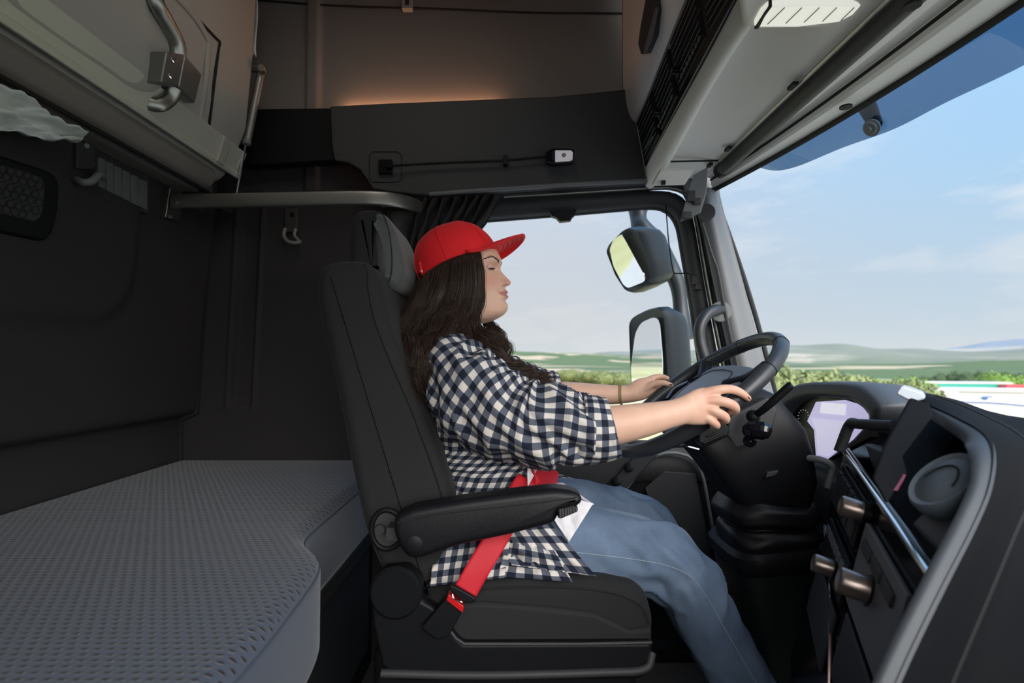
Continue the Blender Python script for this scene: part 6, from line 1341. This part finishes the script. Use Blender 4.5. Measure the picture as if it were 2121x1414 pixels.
# bushes and trees: leaf quads over a lumpy crown
leafs = [mat('olive bush leaves', (.19, .22, .085), .9, var=.4, vscale=3), mat('dark green leaves', (.07, .11, .05), .9, var=.4, vscale=2), mat('bright green leaves', (.16, .26, .04), .9, var=.3, vscale=3)]
def bush_mesh(seed, w, h, n, leaf, m, name):
    rnd = random.Random(seed); mb = MB(); lumps = [(rnd.uniform(-.6, .6) * w, rnd.uniform(-.3, .3) * w, h * rnd.uniform(.3, .72), w * rnd.uniform(.28, .48)) for _ in range(9)]
    V = []; Fc = []
    for i in range(n):
        lx, ly, lz, lr = lumps[rnd.randrange(9)]; d = unit(A(rnd.gauss(0, 1), rnd.gauss(0, 1), rnd.gauss(0, 1))); c = A(lx, ly, lz) + d * lr * rnd.uniform(.75, 1.08) * A(1, 1, h / w * .8)
        if c[2] < .0: c[2] = rnd.uniform(0, .3) * h
        a = unit(A(rnd.gauss(0, 1), rnd.gauss(0, 1), rnd.gauss(0, 1))); bb_ = unit(np.cross(a, d + A(.01, .02, 0))); s = leaf * rnd.uniform(.6, 1.3); k = len(V)
        V += [c - a * s - bb_ * s * .6, c + a * s - bb_ * s * .6, c + a * s + bb_ * s * .6, c - a * s + bb_ * s * .6]; Fc.append((k, k + 1, k + 2, k + 3))
    mb.add(V, Fc)
    for lx, ly, lz, lr in lumps: mb.sph(A(lx, ly, max(lz, .1)), (lr * .8, lr * .8, lr * .8 * h / w * .8), 10, 7)
    return mb.build(name, m, smooth=False, fix=False)
protos = [bush_mesh(1, 2.0, 1.9, 9000, .045, leafs[0], 'bush'), bush_mesh(2, 3.4, 4.6, 9000, .10, leafs[1], 'tree'), bush_mesh(5, 2.2, 2.4, 9000, .05, leafs[2], 'bush')]
used = [0, 0, 0]
def plant(kind, px, d, top_py, ws=1.0, label='', cat='bush', group=None):
    b0 = P(px, 745, d); x, y = b0[0], b0[1]; gz = ground_z(x, y); top = P(px, top_py, d)[2]; H0 = (1.9, 4.6, 2.4)[kind]
    o = protos[kind] if not used[kind] else protos[kind].copy()
    if used[kind]: COL.objects.link(o)
    used[kind] = 1; s = max(.2, (top - gz) / H0); o.location = (x, y, gz - .05); o.scale = (s * ws, s * ws, s); o.rotation_euler = (0, 0, px * .37); tag(o, label, cat, group); return o
for i, (px, d, tp_) in enumerate([(1075, 58, 764), (1118, 62, 766), (1165, 55, 763), (1190, 54, 764), (1212, 52, 765), (1252, 60, 768), (1290, 50, 766)]):
    plant(0, px, d, tp_, 1.3, 'low olive bush in the row along the meadow seen through the side window', 'bush', 'bushes beyond the side window')
for i, (px, d, tp_) in enumerate([(1612, 30, 764), (1640, 32, 768), (1668, 34, 766), (1700, 33, 764), (1732, 32, 754), (1762, 33, 772), (1795, 36, 778), (1826, 40, 784), (1852, 46, 788)]):
    plant(0, px, d, tp_, .9, 'hazy olive green bush in the clump behind the instrument cowl', 'bush', 'bushes ahead of the windscreen')
for i, (px, d, tp_) in enumerate([(1915, 90, 776), (1950, 95, 770), (1978, 98, 766), (2004, 92, 768), (2030, 97, 766), (2056, 95, 772), (2085, 92, 768), (2108, 96, 770)]):
    plant(1, px, d, tp_, .8, 'dark green tree in the row behind the parked trailers', 'tree', 'trees behind the trailers')
plant(2, 2104, 62, 776, 1.1, 'bright green round bush at the right edge behind the trailers', 'bush')
plant(2, 1838, 52, 786, 1.2, 'bright green bush left of the parked trailers', 'bush')
# parked trailers
def trailer(name, label, pts, d, y2, hgt, m1, cab=None):
    a = P(*pts[0], d); b = P(*pts[1], y2); top = a[2]; t = thing(name, label, 'truck trailer', (a[0], a[1], top - hgt))
    v = unit(A(b[0] - a[0], b[1] - a[1], 0)); w = A(v[1], -v[0], 0); w = w if w[0] * a[0] + w[1] * a[1] > 0 else -w
    L_ = math.hypot(b[0] - a[0], b[1] - a[1]); q = [a - A(0, 0, hgt - .9), a + v * L_ - A(0, 0, hgt - .9), a + v * L_ + w * 2.5 - A(0, 0, hgt - .9), a + w * 2.5 - A(0, 0, hgt - .9)]
    MB().prism(q, (0, 0, hgt - .9)).build('cargo_body', m1, t, bevel=.04)
    for kk in (.12, .2, .8, .88):
        for sd in (0.1, 2.3):
            c = a + v * L_ * kk + w * sd - A(0, 0, hgt - .5); MB().tubeprof(c, w, [(0, .5), (.28, .5), (.29, .3)], 24).build('wheel', M['rubber'], t)
    return t, a, v, w, L_
wt = mat('white trailer panel', (.50, .49, .47), .5, var=.06, vscale=2)
t1, a, v, w, L_ = trailer('white_trailer', 'long white parked trailer with blue stripe and blue emblem, nearest beyond the windscreen', ((1936, 803), (2330, 806)), 40, 36, 3.8, wt)
def side(s, zz, o=.02): return a + v * (L_ * s) - w * o - A(0, 0, zz)
MB().prism([side(.14, .22), side(1.0, .22), side(1.0, .30), side(.14, .30)], -w * .02).build('roof_rail', mat('grey rail', (.22, .21, .2), .5), t1)
MB().tube([side(.15, 1.03), side(.3, 1.02), side(.42, 1.10), side(.6, 1.25), side(.9, 1.3)], .045, 8, 5).build('blue_stripe', mat('blue paint', (.03, .09, .30), .5), t1)
em = MB()
em.tube([side(.268, .66), side(.28, .62), side(.295, .66), side(.285, .74), side(.272, .72)], .07, 8, 4).tube([side(.262, .70), side(.256, .66)], .03, 6).tube([side(.295, .58), side(.315, .56), side(.322, .62)], .03, 6, 3); em.build('emblem', mat('blue emblem', (.03, .10, .32), .5), t1)
t2, a2_, v2, w2, L2 = trailer('green_trailer', 'parked trailer with green tarpaulin side and white front behind the white one', ((1862, 791), (2098, 794)), 58, 56, 3.8, mat('green tarpaulin', (.01, .26, .20), .6))
MB().prism([a2_ + A(0, 0, .02) - w2 * .05, a2_ + v2 * L2 * .21 - w2 * .05 + A(0, 0, .02), a2_ + v2 * L2 * .21 - w2 * .05 - A(0, 0, 2.9), a2_ - w2 * .05 - A(0, 0, 2.9)], w2 * 2.6).build('front_section', wt, t2)
MB().prism([a2_ + v2 * L2 * .20 - w2 * .03 + A(0, 0, .05), a2_ + v2 * L2 - w2 * .03 + A(0, 0, .05), a2_ + v2 * L2 - w2 * .03 - A(0, 0, .12), a2_ + v2 * L2 * .20 - w2 * .03 - A(0, 0, .12)], w2 * 2.56).build('roof_rail', wt, t2)
t3 = thing('red_cab', 'red truck cab roof at the right end of the green trailer', 'truck cab', P(2105, 800, 54))
q0 = P(2086, 797, 55); MB().prism([q0, q0 + A(2.2, -.6, 0), q0 + A(2.3, -.6, -3), q0 + A(-.4, 0, -3), q0 + A(-.4, 0, -.7)], (.5, 2.3, 0)).build('cab_body', mat('red cab paint', (.55, .03, .03), .4), t3, bevel=.1)
